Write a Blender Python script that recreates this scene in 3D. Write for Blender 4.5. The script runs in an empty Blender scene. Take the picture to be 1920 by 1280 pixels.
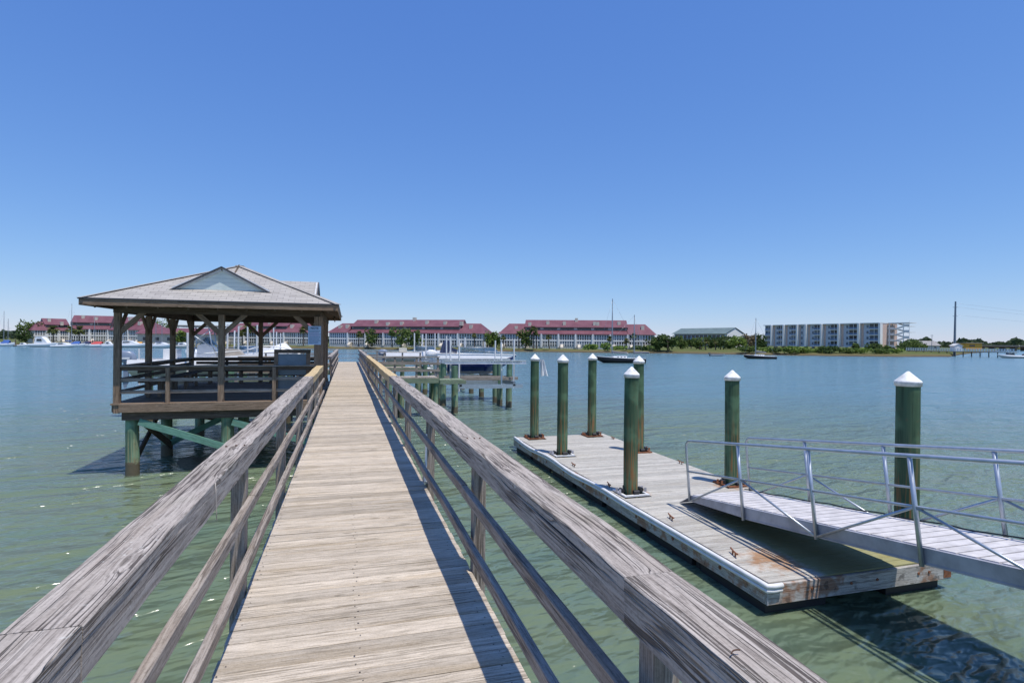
import bpy, math, random
from mathutils import Vector, Matrix
random.seed(7)
R = math.radians
S = bpy.context.scene
COL = S.collection

# ------------------------------------------------------------------ camera
FPX = 1050.0
EYE = 3.5
YAW = math.atan(309/1050)
ROLL = 0.0095
cam_d = bpy.data.cameras.new('camera'); cam = bpy.data.objects.new('camera', cam_d); COL.objects.link(cam)
cam_d.sensor_width = 36; cam_d.lens = FPX/1920*36; cam_d.clip_start = 0.05; cam_d.clip_end = 6000
MROT = Matrix.Rotation(-YAW, 3, 'Z') @ Matrix.Rotation(R(90), 3, 'X') @ Matrix.Rotation(ROLL, 3, 'Z')
cam.matrix_world = Matrix.Translation((0, 0, EYE)) @ MROT.to_4x4()
S.camera = cam
CR, CU, CF = MROT @ Vector((1,0,0)), MROT @ Vector((0,1,0)), MROT @ Vector((0,0,-1))
def at(u, D, z):
    """world point of height z, D metres deep, in the direction of picture column u (of 1920)"""
    dx = (u-960)/FPX
    dy = ((z-EYE)/D - dx*CR.z)/CU.z
    return Vector((0,0,EYE)) + (CF + CR*dx + CU*dy)*D
def zat(u, y, D):
    dx = (u-960)/FPX; dy = -(y-640)/FPX
    return EYE + D*(dx*CR.z + dy*CU.z)

# ------------------------------------------------------------------ sky, sun, exposure
SUND = Vector((0.150, -0.28, 1.0)).normalized()
w = bpy.data.worlds.new('World'); S.world = w; w.use_nodes = True
nt = w.node_tree
sky = nt.nodes.new('ShaderNodeTexSky'); sky.sky_type = 'NISHITA'; sky.sun_disc = False
sky.sun_elevation = math.asin(SUND.z); sky.sun_rotation = math.atan2(SUND.x, SUND.y)
sky.altitude = 0; sky.air_density = 1.0; sky.dust_density = 0.0; sky.ozone_density = 8.0
bg = nt.nodes['Background']; bg.inputs[1].default_value = 0.15
# deepen and clear the sky: per channel response of the camera (polarised, saturated blue)
sp = nt.nodes.new('ShaderNodeSeparateColor'); cb = nt.nodes.new('ShaderNodeCombineColor'); nt.links.new(sky.outputs[0], sp.inputs[0])
for i, (k, g) in enumerate(((.587,.894),(.622,.74),(.80,.44))):
    p = nt.nodes.new('ShaderNodeMath'); p.operation = 'MULTIPLY'; p.inputs[1].default_value = .15; nt.links.new(sp.outputs[i], p.inputs[0])
    q = nt.nodes.new('ShaderNodeMath'); q.operation = 'POWER'; q.inputs[1].default_value = g; nt.links.new(p.outputs[0], q.inputs[0])
    o = nt.nodes.new('ShaderNodeMath'); o.operation = 'MULTIPLY'; o.inputs[1].default_value = k/.15; nt.links.new(q.outputs[0], o.inputs[0]); nt.links.new(o.outputs[0], cb.inputs[i])
nt.links.new(cb.outputs[0], bg.inputs[0])
sun_d = bpy.data.lights.new('sun', 'SUN'); sun = bpy.data.objects.new('sun', sun_d); COL.objects.link(sun)
sun_d.energy = 4.0; sun_d.angle = R(0.53); sun_d.color = (1.0, 0.94, 0.85)
sun.rotation_euler = SUND.to_track_quat('Z', 'Y').to_euler()
S.view_settings.view_transform = 'Standard'; S.view_settings.look = 'None'
S.view_settings.exposure = 0.12; S.view_settings.gamma = 1

# ------------------------------------------------------------------ node helpers
class NT:
    def __init__(s, name):
        s.m = bpy.data.materials.new(name); s.m.use_nodes = True
        s.t = s.m.node_tree; s.b = s.t.nodes['Principled BSDF']
    def n(s, typ, **kw):
        nd = s.t.nodes.new(typ)
        for k, v in kw.items():
            if k.startswith('i_'): nd.inputs[int(k[2:]) if k[2:].isdigit() else k[2:].replace('_', ' ')].default_value = v
            else: setattr(nd, k, v)
        return nd
    def l(s, a, b): s.t.links.new(a, b)
    def val(s, x, sock):
        if isinstance(x, (int, float)): sock.default_value = x
        elif isinstance(x, tuple): sock.default_value = x
        else: s.l(x, sock)
    def math(s, op, a, b=0.0, c=0.0, clamp=False):
        nd = s.n('ShaderNodeMath', operation=op, use_clamp=clamp)
        s.val(a, nd.inputs[0]); s.val(b, nd.inputs[1]); s.val(c, nd.inputs[2])
        return nd.outputs[0]
    def comb(s, x, y, z):
        nd = s.n('ShaderNodeCombineXYZ'); s.val(x, nd.inputs[0]); s.val(y, nd.inputs[1]); s.val(z, nd.inputs[2]); return nd.outputs[0]
    def noise(s, vec, scale=1.0, detail=2.0, rough=0.5, dist=0.0, out=0):
        nd = s.n('ShaderNodeTexNoise'); s.l(vec, nd.inputs['Vector'])
        nd.inputs['Scale'].default_value = scale; nd.inputs['Detail'].default_value = detail
        nd.inputs['Roughness'].default_value = rough; nd.inputs['Distortion'].default_value = dist
        return nd.outputs[out]
    def sm(s, x, a, b, lo=0.0, hi=1.0):
        nd = s.n('ShaderNodeMapRange', interpolation_type='SMOOTHSTEP'); s.val(x, nd.inputs[0])
        nd.inputs[1].default_value = a; nd.inputs[2].default_value = b; nd.inputs[3].default_value = lo; nd.inputs[4].default_value = hi
        return nd.outputs[0]
    def mix(s, f, a, b, mode='MIX'):
        nd = s.n('ShaderNodeMix', data_type='RGBA', blend_type=mode)
        s.val(f, nd.inputs[0])
        for x, k in ((a, 6), (b, 7)):
            if isinstance(x, tuple): nd.inputs[k].default_value = x + ((1,) if len(x) == 3 else ())
            else: s.l(x, nd.inputs[k])
        return nd.outputs[2]
    def bump(s, h, strength=0.5, dist=0.01, nrm=None):
        nd = s.n('ShaderNodeBump'); nd.inputs['Strength'].default_value = strength; nd.inputs['Distance'].default_value = dist
        s.l(h, nd.inputs['Height'])
        if nrm is not None: s.l(nrm, nd.inputs['Normal'])
        return nd.outputs[0]
    def gc(s):
        nd = s.n('ShaderNodeAttribute', attribute_name='gc'); return nd.outputs['Vector']
    def pos(s): return s.n('ShaderNodeNewGeometry').outputs['Position']
    def isl(s): return s.n('ShaderNodeNewGeometry').outputs['Random Per Island']
    def sep(s, v):
        nd = s.n('ShaderNodeSeparateXYZ'); s.l(v, nd.inputs[0]); return nd.outputs
    def out(s, col=None, rough=0.6, metal=0.0, nrm=None, spec=None):
        if col is not None: s.val(col + ((1,) if isinstance(col, tuple) and len(col) == 3 else ()) if isinstance(col, tuple) else col, s.b.inputs['Base Color'])
        s.val(rough, s.b.inputs['Roughness']); s.b.inputs['Metallic'].default_value = metal
        if nrm is not None: s.l(nrm, s.b.inputs['Normal'])
        if spec is not None: s.b.inputs['Specular IOR Level'].default_value = spec
        return s.m

def wood(name, light, mid, dark, brown, grain=1.0, knots=True, crack=1.0, moss=0.0, var=0.25, blotch=0.5, rust=0.0, bumpd=0.004, lichen=0.0, ring=1.0, stains=()):
    t = NT(name); g = t.gc(); x, y, z = t.sep(g)
    wob = t.noise(t.comb(t.math('MULTIPLY', x, 1.6), t.math('MULTIPLY', y, 5), t.math('MULTIPLY', z, 5)), 1, 2)
    wob = t.math('MULTIPLY', t.math('SUBTRACT', wob, .5), .022*ring)
    if knots:
        vor = t.n('ShaderNodeTexVoronoi'); t.l(t.comb(t.math('MULTIPLY', x, 2.6), t.math('MULTIPLY', y, 11), t.math('MULTIPLY', z, 11)), vor.inputs['Vector']); vor.inputs['Scale'].default_value = 1
        pick = t.sm(t.sep(vor.outputs['Color'])[0], .78, .80)
        d = vor.outputs['Distance']
        kn = t.math('MULTIPLY', t.sm(d, .16, .10), pick)
        kw = t.math('MULTIPLY', t.sm(d, .5, .0), pick)
        wob = t.math('ADD', wob, t.math('MULTIPLY', kw, .022))
    y2 = t.math('ADD', y, wob); z2 = t.math('ADD', z, wob)
    fine = t.noise(t.comb(t.math('MULTIPLY', x, 7.0*grain), t.math('MULTIPLY', y2, 150*grain), t.math('MULTIPLY', z2, 150*grain)), 1, 4, .65)
    med = t.noise(t.comb(t.math('MULTIPLY', x, 2.4*grain), t.math('MULTIPLY', y2, 42*grain), t.math('MULTIPLY', z2, 42*grain)), 1, 3, .6)
    crs = t.noise(t.comb(t.math('MULTIPLY', x, .7), t.math('MULTIPLY', y2, 9), t.math('MULTIPLY', z2, 9)), 1, 3, .6)
    c = t.mix(t.sm(med, .3, .7), mid, light)
    c = t.mix(t.math('MULTIPLY', t.sm(crs, .45, .75), blotch), c, brown)
    c = t.mix(t.math('MULTIPLY', t.sm(fine, .55, .35), .55), c, dark)
    spk = t.noise(g, 85, 3, .7)
    c = t.mix(t.sm(spk, .5, .75, 0, .35), c, dark)
    c = t.mix(t.sm(spk, .5, .28, 0, .3), c, light)
    # checks: narrow iso lines of a very stretched noise
    cn = t.noise(t.comb(t.math('MULTIPLY', x, .8), t.math('MULTIPLY', y2, 34), t.math('MULTIPLY', z2, 34)), 1, 2.5, .55)
    line = t.sm(t.math('ABSOLUTE', t.math('SUBTRACT', cn, .5)), .036, .010)
    msk = t.sm(t.noise(t.comb(t.math('MULTIPLY', x, 1.3), t.math('MULTIPLY', y, 7), t.math('MULTIPLY', z, 7)), 1, 2), .44, .55)
    line = t.math('MULTIPLY', t.math('MULTIPLY', line, msk), crack)
    c = t.mix(t.math('MULTIPLY', line, .85), c, dark)
    if knots:
        c = t.mix(t.math('MULTIPLY', kn, .7), c, tuple(v*.35 for v in brown))
    vr = t.isl()
    c = t.mix(1.0, c, t.mix(vr, (1-var,)*3, (1+var*.35, 1+var*.33, 1+var*.3)), 'MULTIPLY')
    if rust:
        rn = t.noise(g, 1.7, 4, .65)
        c = t.mix(t.math('MULTIPLY', t.sm(rn, .53, .62), rust), c, (.28, .115, .04))
        rn2 = t.noise(g, 5.0, 3, .6)
        c = t.mix(t.math('MULTIPLY', t.sm(rn2, .60, .68), .8*rust), c, (.045, .04, .035))
    if moss:
        mn = t.noise(g, 3.0, 3, .6)
        c = t.mix(t.math('MULTIPLY', t.sm(mn, .5, .68), moss), c, (.10, .12, .055))
    if lichen:
        ln = t.noise(g, 38.0, 3, .7); lm = t.noise(g, 3.3, 2, .5)
        c = t.mix(t.math('MULTIPLY', t.math('MULTIPLY', t.sm(ln, .62, .68), t.sm(lm, .52, .66)), lichen), c, (.62, .61, .56))
    if stains:
        P = t.pos(); sn = t.noise(P, 4.5, 4, .7)
        for (sx_, sy_, sr_) in stains:
            dd = t.n('ShaderNodeVectorMath', operation='DISTANCE'); t.l(P, dd.inputs[0]); dd.inputs[1].default_value = (sx_, sy_, .42)
            f = t.math('SUBTRACT', t.math('ADD', 1.0, t.math('MULTIPLY', t.math('SUBTRACT', sn, .5), 2.6)), t.math('DIVIDE', dd.outputs['Value'], sr_))
            c = t.mix(t.sm(f, 0, .8, 0, .75), c, (.34,.155,.05))
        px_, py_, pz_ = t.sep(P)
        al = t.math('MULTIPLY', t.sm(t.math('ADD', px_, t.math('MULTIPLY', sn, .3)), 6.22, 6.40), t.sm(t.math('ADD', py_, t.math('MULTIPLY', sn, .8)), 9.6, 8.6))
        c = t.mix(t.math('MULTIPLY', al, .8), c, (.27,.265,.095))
    h = t.math('SUBTRACT', t.math('MULTIPLY', t.math('ADD', fine, t.math('MULTIPLY', med, .8)), .5), t.math('MULTIPLY', line, 1.6))
    return t.out(c, .82, nrm=t.bump(h, .8, bumpd), spec=.25)

M = {}
M['deck'] = wood('weathered_decking', (.68,.595,.485), (.52,.45,.36), (.20,.165,.12), (.46,.36,.235), crack=.7, var=.3, blotch=.7, bumpd=.002)
M['cap'] = wood('weathered_grey_rail', (.53,.475,.42), (.36,.315,.275), (.075,.06,.05), (.34,.275,.215), grain=.85, crack=1.0, moss=.1, var=.15, blotch=.5, bumpd=.006, lichen=.8)
M['rail'] = wood('weathered_rail', (.44,.39,.34), (.30,.255,.215), (.09,.07,.055), (.26,.19,.14), crack=.8, var=.15)
M['yellow'] = wood('new_yellow_lumber', (.66,.53,.31), (.57,.44,.24), (.38,.25,.11), (.60,.40,.17), crack=.2, var=.1)
M['brown'] = wood('brown_weathered_timber', (.37,.275,.20), (.245,.175,.12), (.055,.04,.03), (.26,.165,.10), crack=.7, var=.25)
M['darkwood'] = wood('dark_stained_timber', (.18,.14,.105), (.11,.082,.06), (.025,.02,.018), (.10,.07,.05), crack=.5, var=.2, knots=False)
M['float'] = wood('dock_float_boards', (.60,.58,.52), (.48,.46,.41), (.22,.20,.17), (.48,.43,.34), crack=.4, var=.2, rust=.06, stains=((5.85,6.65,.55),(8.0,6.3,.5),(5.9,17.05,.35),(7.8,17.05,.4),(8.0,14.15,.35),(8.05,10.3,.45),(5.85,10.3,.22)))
M['floatside'] = wood('float_side_timber', (.60,.585,.55), (.46,.44,.41), (.12,.10,.085), (.45,.36,.27), crack=.7, var=.12, rust=.7)
M['greenwood'] = wood('green_treated_timber', (.30,.36,.25), (.21,.28,.19), (.06,.08,.05), (.22,.21,.13), crack=.5, var=.2)
M['teal'] = wood('teal_brace_timber', (.22,.42,.33), (.13,.31,.235), (.04,.10,.08), (.17,.26,.17), crack=.4, var=.2, knots=False)

def pile_mat(name, top, mid, low, z1, z2, streak):
    t = NT(name); x, y, z = t.sep(t.pos()); g = t.gc()
    gx, gy, gz = t.sep(g)
    n1 = t.noise(t.comb(t.math('MULTIPLY', gx, .7), t.math('MULTIPLY', gy, 22), t.math('MULTIPLY', gz, 22)), 1, 4, .65)
    n2 = t.noise(g, 2.2, 3)
    zz = t.math('ADD', z, t.math('MULTIPLY', t.math('SUBTRACT', n1, .5), .7))
    c = t.mix(t.sm(zz, z2, z2+.35), mid, top)
    c = t.mix(t.sm(n1, .35, .6, .0, .55), tuple(v*.45 for v in top), c)
    c = t.mix(t.math('MULTIPLY', t.math('MULTIPLY', t.sm(n1, .50, .58), t.sm(zz, z2+1.5, z2-.1)), streak), c, (.26,.13,.05))
    c = t.mix(t.math('MULTIPLY', t.sm(n2, .48, .66), .5), c, tuple(v*1.5+.01 for v in top))
    n4 = t.noise(g, 9, 4, .7); c = t.mix(t.math('MULTIPLY', t.sm(n4, .56, .68), .45), c, (.12,.10,.05))
    if low:
        z3 = t.math('ADD', z, t.math('MULTIPLY', t.math('SUBTRACT', t.noise(g, 11, 3, .7), .5), .45))
        c = t.mix(t.sm(z3, z1+.04, z1-.03), c, low)
    rn = t.noise(g, 45, 3, .7)
    h = t.math('ADD', n1, t.math('MULTIPLY', rn, t.sm(z, z1+.05, z1-.05, .1, 2.0)))
    return t.out(c, .7, nrm=t.bump(h, .7, .012), spec=.3)
M['pile'] = pile_mat('green_dock_pile', (.082,.155,.082), (.20,.35,.20), None, .0, .95, 1.0)
M['pilelow'] = pile_mat('pale_green_pier_pile', (.17,.31,.20), (.48,.62,.38), (.15,.125,.08), .34, .80, .5)
def plain(name, col, rough=.5, metal=0., var=0.12, sc=3., bumpd=0., spec=None):
    t = NT(name)
    tc = t.n('ShaderNodeTexCoord').outputs['Object']
    n = t.noise(tc, sc, 4, .6)
    c = t.mix(t.sm(n, .3, .7), tuple(v*(1-var) for v in col), tuple(min(1, v*(1+var*.5)) for v in col))
    return t.out(c, rough, metal, nrm=t.bump(n, .4, bumpd) if bumpd else None, spec=spec)
M['white'] = plain('white_plastic', (.80,.80,.79), .35)
M['capwhite'] = plain('weathered_white_cap', (.76,.76,.74), .5, var=.3, sc=9)
M['gel'] = plain('white_gelcoat', (.86,.86,.86), .2, var=.05)
M['offwhite'] = plain('offwhite_vinyl', (.62,.61,.58), .5)
M['cream'] = plain('cream_paint', (.66,.63,.55), .6)
M['navy'] = plain('navy_canvas', (.025,.04,.10), .8)
M['bluegel'] = plain('deep_blue_gelcoat', (.02,.04,.22), .15, var=.05)
M['bluecan'] = plain('blue_canvas', (.05,.13,.40), .8)
M['redcan'] = plain('red_canvas', (.55,.08,.08), .8)
M['graymotor'] = plain('slate_grey_cowling', (.22,.27,.36), .3, var=.05)
M['black'] = plain('black_rubber', (.022,.022,.024), .6)
M['blackhull'] = plain('black_hull_paint', (.012,.011,.012), .3, spec=.4)
M['glassd'] = plain('dark_tinted_glass', (.03,.045,.06), .08, var=.3, sc=.8)
M['glassb'] = plain('blue_grey_glass', (.10,.16,.22), .08, var=.4, sc=.5)
M['alu'] = plain('galvanised_aluminium', (.52,.56,.60), .42, .75, sc=8)
M['aluw'] = plain('mill_aluminium_side', (.44,.44,.48), .5, .3, var=.25, sc=3)
M['beamalu'] = plain('bright_aluminium_beam', (.74,.75,.76), .45, .1, var=.15, sc=4)
M['ramp'] = plain('pale_gangway_boards', (.63,.60,.585), .6, var=.2, sc=6)
M['steel'] = plain('grey_steel', (.36,.38,.40), .4, .6, sc=5)
M['rust'] = plain('rusty_iron', (.26,.10,.045), .85, var=.5, sc=25, bumpd=.003)
M['nail'] = plain('rusty_nail', (.06,.045,.04), .7)
M['oldnail'] = plain('old_rusty_nail', (.10,.05,.03), .9, var=.5, sc=60)
M['rope'] = plain('weathered_rope', (.48,.44,.40), .9, sc=60)
M['rag'] = plain('white_cloth', (.78,.79,.80), .9)
def siding():
    t = NT('pale_mint_siding'); x, y, z = t.sep(t.pos()); f = t.math('FRACT', t.math('MULTIPLY', z, 9.0)); n = t.noise(t.pos(), 3., 4, .6)
    c = t.mix(t.sm(f, .90, .97, 0, .55), t.mix(t.sm(n, .3, .7), (.62,.71,.67), (.72,.79,.75)), (.30,.34,.33))
    return t.out(c, .6, nrm=t.bump(f, .6, .01))
M['mintpanel'] = siding()
M['trimw'] = plain('painted_white_trim', (.66,.68,.70), .5)
M['trimd'] = plain('dark_drip_edge', (.05,.052,.06), .4)
M['signblue'] = plain('pale_blue_sign', (.36,.53,.74), .4, var=.06)
M['ink'] = plain('dark_sign_print', (.03,.06,.16), .5)
M['inkred'] = plain('red_sign_print', (.5,.22,.38), .5)
M['screen'] = plain('blue_grey_panel', (.17,.23,.28), .35, var=.15)
M['bark'] = plain('grey_brown_bark', (.13,.105,.08), .9, var=.4, sc=3)
M['blind'] = plain('window_blind', (.22,.21,.19), .6, var=.5, sc=.7)
M['wallgray'] = plain('pale_grey_siding', (.62,.60,.56), .7, var=.12, sc=.8)
M['wallbeige'] = plain('beige_stucco', (.62,.56,.46), .7, var=.12, sc=.8)
M['wallwhite'] = plain('white_stucco', (.84,.83,.80), .7, var=.06, sc=.5)
M['wallpink'] = plain('peach_brick', (.68,.50,.42), .8, var=.12, sc=1.5)
M['wallblue'] = plain('blue_grey_siding', (.52,.58,.66), .7, var=.1, sc=.7)
M['railbluegray'] = plain('blue_balcony_rail', (.16,.25,.40), .6)
M['orange'] = plain('orange_painted_wall', (.72,.36,.04), .6)
M['groof'] = plain('green_metal_roof', (.15,.20,.185), .5, var=.15, sc=.4)
M['grayroof'] = plain('grey_shingle_roof', (.30,.29,.28), .8, var=.2, sc=1)
M['utility'] = plain('blue_grey_steel_pole', (.16,.20,.24), .6)
M['tan'] = plain('tan_cover', (.36,.33,.29), .8)
M['sail'] = plain('furled_grey_sail', (.16,.16,.18), .8)
M['fish'] = plain('pinkish_shell', (.7,.58,.52), .5)

def clear_glass():
    t = NT('boat_window_glass'); tr = t.n('ShaderNodeBsdfTransparent'); tr.inputs[0].default_value = (.62,.70,.75,1)
    gl = t.n('ShaderNodeBsdfGlossy'); gl.inputs['Roughness'].default_value = .05; mx = t.n('ShaderNodeMixShader'); mx.inputs[0].default_value = .25
    t.l(tr.outputs[0], mx.inputs[1]); t.l(gl.outputs[0], mx.inputs[2]); t.l(mx.outputs[0], t.t.nodes['Material Output'].inputs[0]); return t.m
M['clear'] = clear_glass()
def redroof():
    t = NT('red_metal_roof'); g = t.gc(); x, y, z = t.sep(g)
    seam = t.sm(t.math('ABSOLUTE', t.math('SUBTRACT', t.math('FRACT', t.math('MULTIPLY', x, 1.6)), .5)), .40, .47)
    n = t.noise(g, .35, 4, .6)
    c = t.mix(t.sm(n, .3, .7), (.150,.055,.072), (.195,.083,.102))
    c = t.mix(t.math('MULTIPLY', seam, .35), c, (.11,.04,.055))
    return t.out(c, .6, nrm=t.bump(seam, .5, .03), spec=.3)
M['redroof'] = redroof()
def shingles():
    t = NT('grey_asphalt_shingles'); g = t.gc()
    b = t.n('ShaderNodeTexBrick'); t.l(g, b.inputs['Vector'])
    b.inputs['Color1'].default_value = (.47,.445,.41,1); b.inputs['Color2'].default_value = (.36,.34,.315,1); b.inputs['Mortar'].default_value = (.19,.18,.17,1)
    b.inputs['Scale'].default_value = 1; b.inputs['Brick Width'].default_value = .30; b.inputs['Row Height'].default_value = .14
    b.inputs['Mortar Size'].default_value = .008; b.inputs['Mortar Smooth'].default_value = .3; b.inputs['Bias'].default_value = -.1
    n = t.noise(g, 1.1, 4, .6); f = t.noise(g, 60, 3, .7)
    c = t.mix(t.sm(n, .35, .7, 0, .5), b.outputs[0], (.44,.42,.38))
    c = t.mix(t.sm(f, .4, .7, 0, .35), c, (.25,.235,.22))
    gx_, y, gz_ = t.sep(g)
    st = t.noise(t.comb(t.math('MULTIPLY', gx_, 1.2), t.math('MULTIPLY', y, 14), 0.0), 1, 3, .6)
    c = t.mix(t.sm(st, .5, .7, 0, .6), c, (.22,.20,.17))
    saw = t.math('FRACT', t.math('DIVIDE', y, .14))
    h = t.math('ADD', t.math('MULTIPLY', t.math('SUBTRACT', 1, saw), 1.0), t.math('MULTIPLY', f, .2))
    return t.out(c, .9, nrm=t.bump(h, 1.0, .02), spec=.2)
M['shingle'] = shingles()
def leaf(name, a, b, dead=None):
    t = NT(name); r = t.isl()
    c = t.mix(r, a, b)
    if dead: c = t.mix(t.sm(r, .9, .93), c, dead)
    t.b.inputs['Transmission Weight'].default_value = 0.0
    m = t.out(c, .7, spec=.15)
    tr = t.n('ShaderNodeBsdfTranslucent'); t.l(c, tr.inputs[0]); mx = t.n('ShaderNodeMixShader'); mx.inputs[0].default_value = .3
    o = t.t.nodes['Material Output']; t.l(t.b.outputs[0], mx.inputs[1]); t.l(tr.outputs[0], mx.inputs[2]); t.l(mx.outputs[0], o.inputs[0])
    return m
M['leaf_dark'] = leaf('dark_oak_leaves', (.035,.065,.02), (.10,.15,.045))
M['leaf_mid'] = leaf('mid_green_leaves', (.07,.115,.03), (.18,.24,.07))
M['leaf_bright'] = leaf('bright_green_leaves', (.12,.19,.04), (.27,.36,.09))
M['leaf_brown'] = leaf('brown_budding_twigs', (.16,.13,.08), (.26,.21,.13))
M['palm'] = leaf('palm_fronds', (.09,.12,.035), (.21,.23,.08), (.28,.21,.10))
M['leaf_far'] = leaf('distant_trees', (.035,.06,.03), (.09,.12,.06))

def water_mat():
    t = NT('estuary_water'); p = t.pos(); x, y, z = t.sep(p)
    big = t.noise(t.comb(t.math('MULTIPLY', x, .05), t.math('MULTIPLY', y, .16), 0.0), 1, 4, .6)
    med = t.noise(t.comb(t.math('MULTIPLY', x, .35), t.math('MULTIPLY', y, .9), 0.0), 1, 3, .6)
    c = t.mix(t.sm(big, .35, .7), (.138,.182,.112), (.108,.170,.130))
    c = t.mix(t.sm(med, .35, .75, 0, .6), c, (.158,.190,.098))
    away = t.math('ADD', t.math('ADD', y, t.math('MULTIPLY', t.math('ABSOLUTE', x), .55)), t.math('MULTIPLY', t.math('SUBTRACT', big, .5), 18))
    c = t.mix(t.sm(away, 16, 54), c, (.105,.195,.225))  # reflected sky blue painted into the base colour, growing with distance
    # rotate a little so crests run across the creek
    a = .22
    xr = t.math('ADD', t.math('MULTIPLY', x, math.cos(a)), t.math('MULTIPLY', y, math.sin(a)))
    yr = t.math('SUBTRACT', t.math('MULTIPLY', y, math.cos(a)), t.math('MULTIPLY', x, math.sin(a)))
    E = .03
    def height(dx_, dy_):
        X_ = t.math('ADD', xr, dx_); Y_ = t.math('ADD', yr, dy_)
        def w(sx, sy, det, dist, zz): return t.noise(t.comb(t.math('MULTIPLY', X_, sx), t.math('MULTIPLY', Y_, sy), zz), 1, det, .5, dist)
        h = t.math('ADD', t.math('MULTIPLY', w(.30, .80, 1.5, .5, 0.), .50), t.math('MULTIPLY', w(1.0, 2.4, 2, .6, 3.1), .27))
        h = t.math('ADD', h, t.math('MULTIPLY', w(3.4, 7.0, 1.5, .5, 7.7), .085))
        return t.math('ADD', h, t.math('MULTIPLY', w(.09, .2, 1, .3, 11.), .8))
    h0, hx, hy = height(0., 0.), height(E, 0.), height(0., E)
    gx = t.math('DIVIDE', t.math('SUBTRACT', h0, hx), E); gy = t.math('DIVIDE', t.math('SUBTRACT', h0, hy), E)
    gust = t.sm(t.noise(t.comb(t.math('MULTIPLY', x, .03), t.math('MULTIPLY', y, .07), 5.), 1, 3, .6), .3, .7, .75, 1.25)
    gx = t.math('MULTIPLY', gx, gust); gy = t.math('MULTIPLY', gy, gust)
    wx = t.math('SUBTRACT', t.math('MULTIPLY', gx, math.cos(a)), t.math('MULTIPLY', gy, math.sin(a)))
    wy = t.math('ADD', t.math('MULTIPLY', gx, math.sin(a)), t.math('MULTIPLY', gy, math.cos(a)))
    nv = t.n('ShaderNodeVectorMath', operation='NORMALIZE'); t.l(t.comb(wx, wy, 1.0), nv.inputs[0])
    t.b.inputs['IOR'].default_value = 1.333
    t.b.inputs['Subsurface Weight'].default_value = .35; t.b.inputs['Subsurface Radius'].default_value = (1.0,1.0,.8); t.b.inputs['Subsurface Scale'].default_value = .7
    return t.out(c, .17, nrm=nv.outputs[0])
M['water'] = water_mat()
def ground_mat():
    t = NT('marsh_shore'); p = t.pos(); x, y, z = t.sep(p)
    n = t.noise(p, .25, 4, .6); n2 = t.noise(p, 1.5, 4, .7)
    zz = t.math('ADD', z, t.math('MULTIPLY', t.math('SUBTRACT', n, .5), .5))
    c = t.mix(t.sm(n2, .3, .7), (.075,.10,.03), (.14,.15,.052))
    c = t.mix(t.sm(zz, .95, .45), c, (.14,.12,.06))
    c = t.mix(t.sm(zz, .35, .1), c, (.085,.065,.045))
    return t.out(c, .95, nrm=t.bump(n2, .6, .1), spec=.1)
M['ground'] = ground_mat()
M['mud'] = plain('oyster_mud', (.24,.20,.13), .9, var=.35, sc=14, bumpd=.02)

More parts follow.
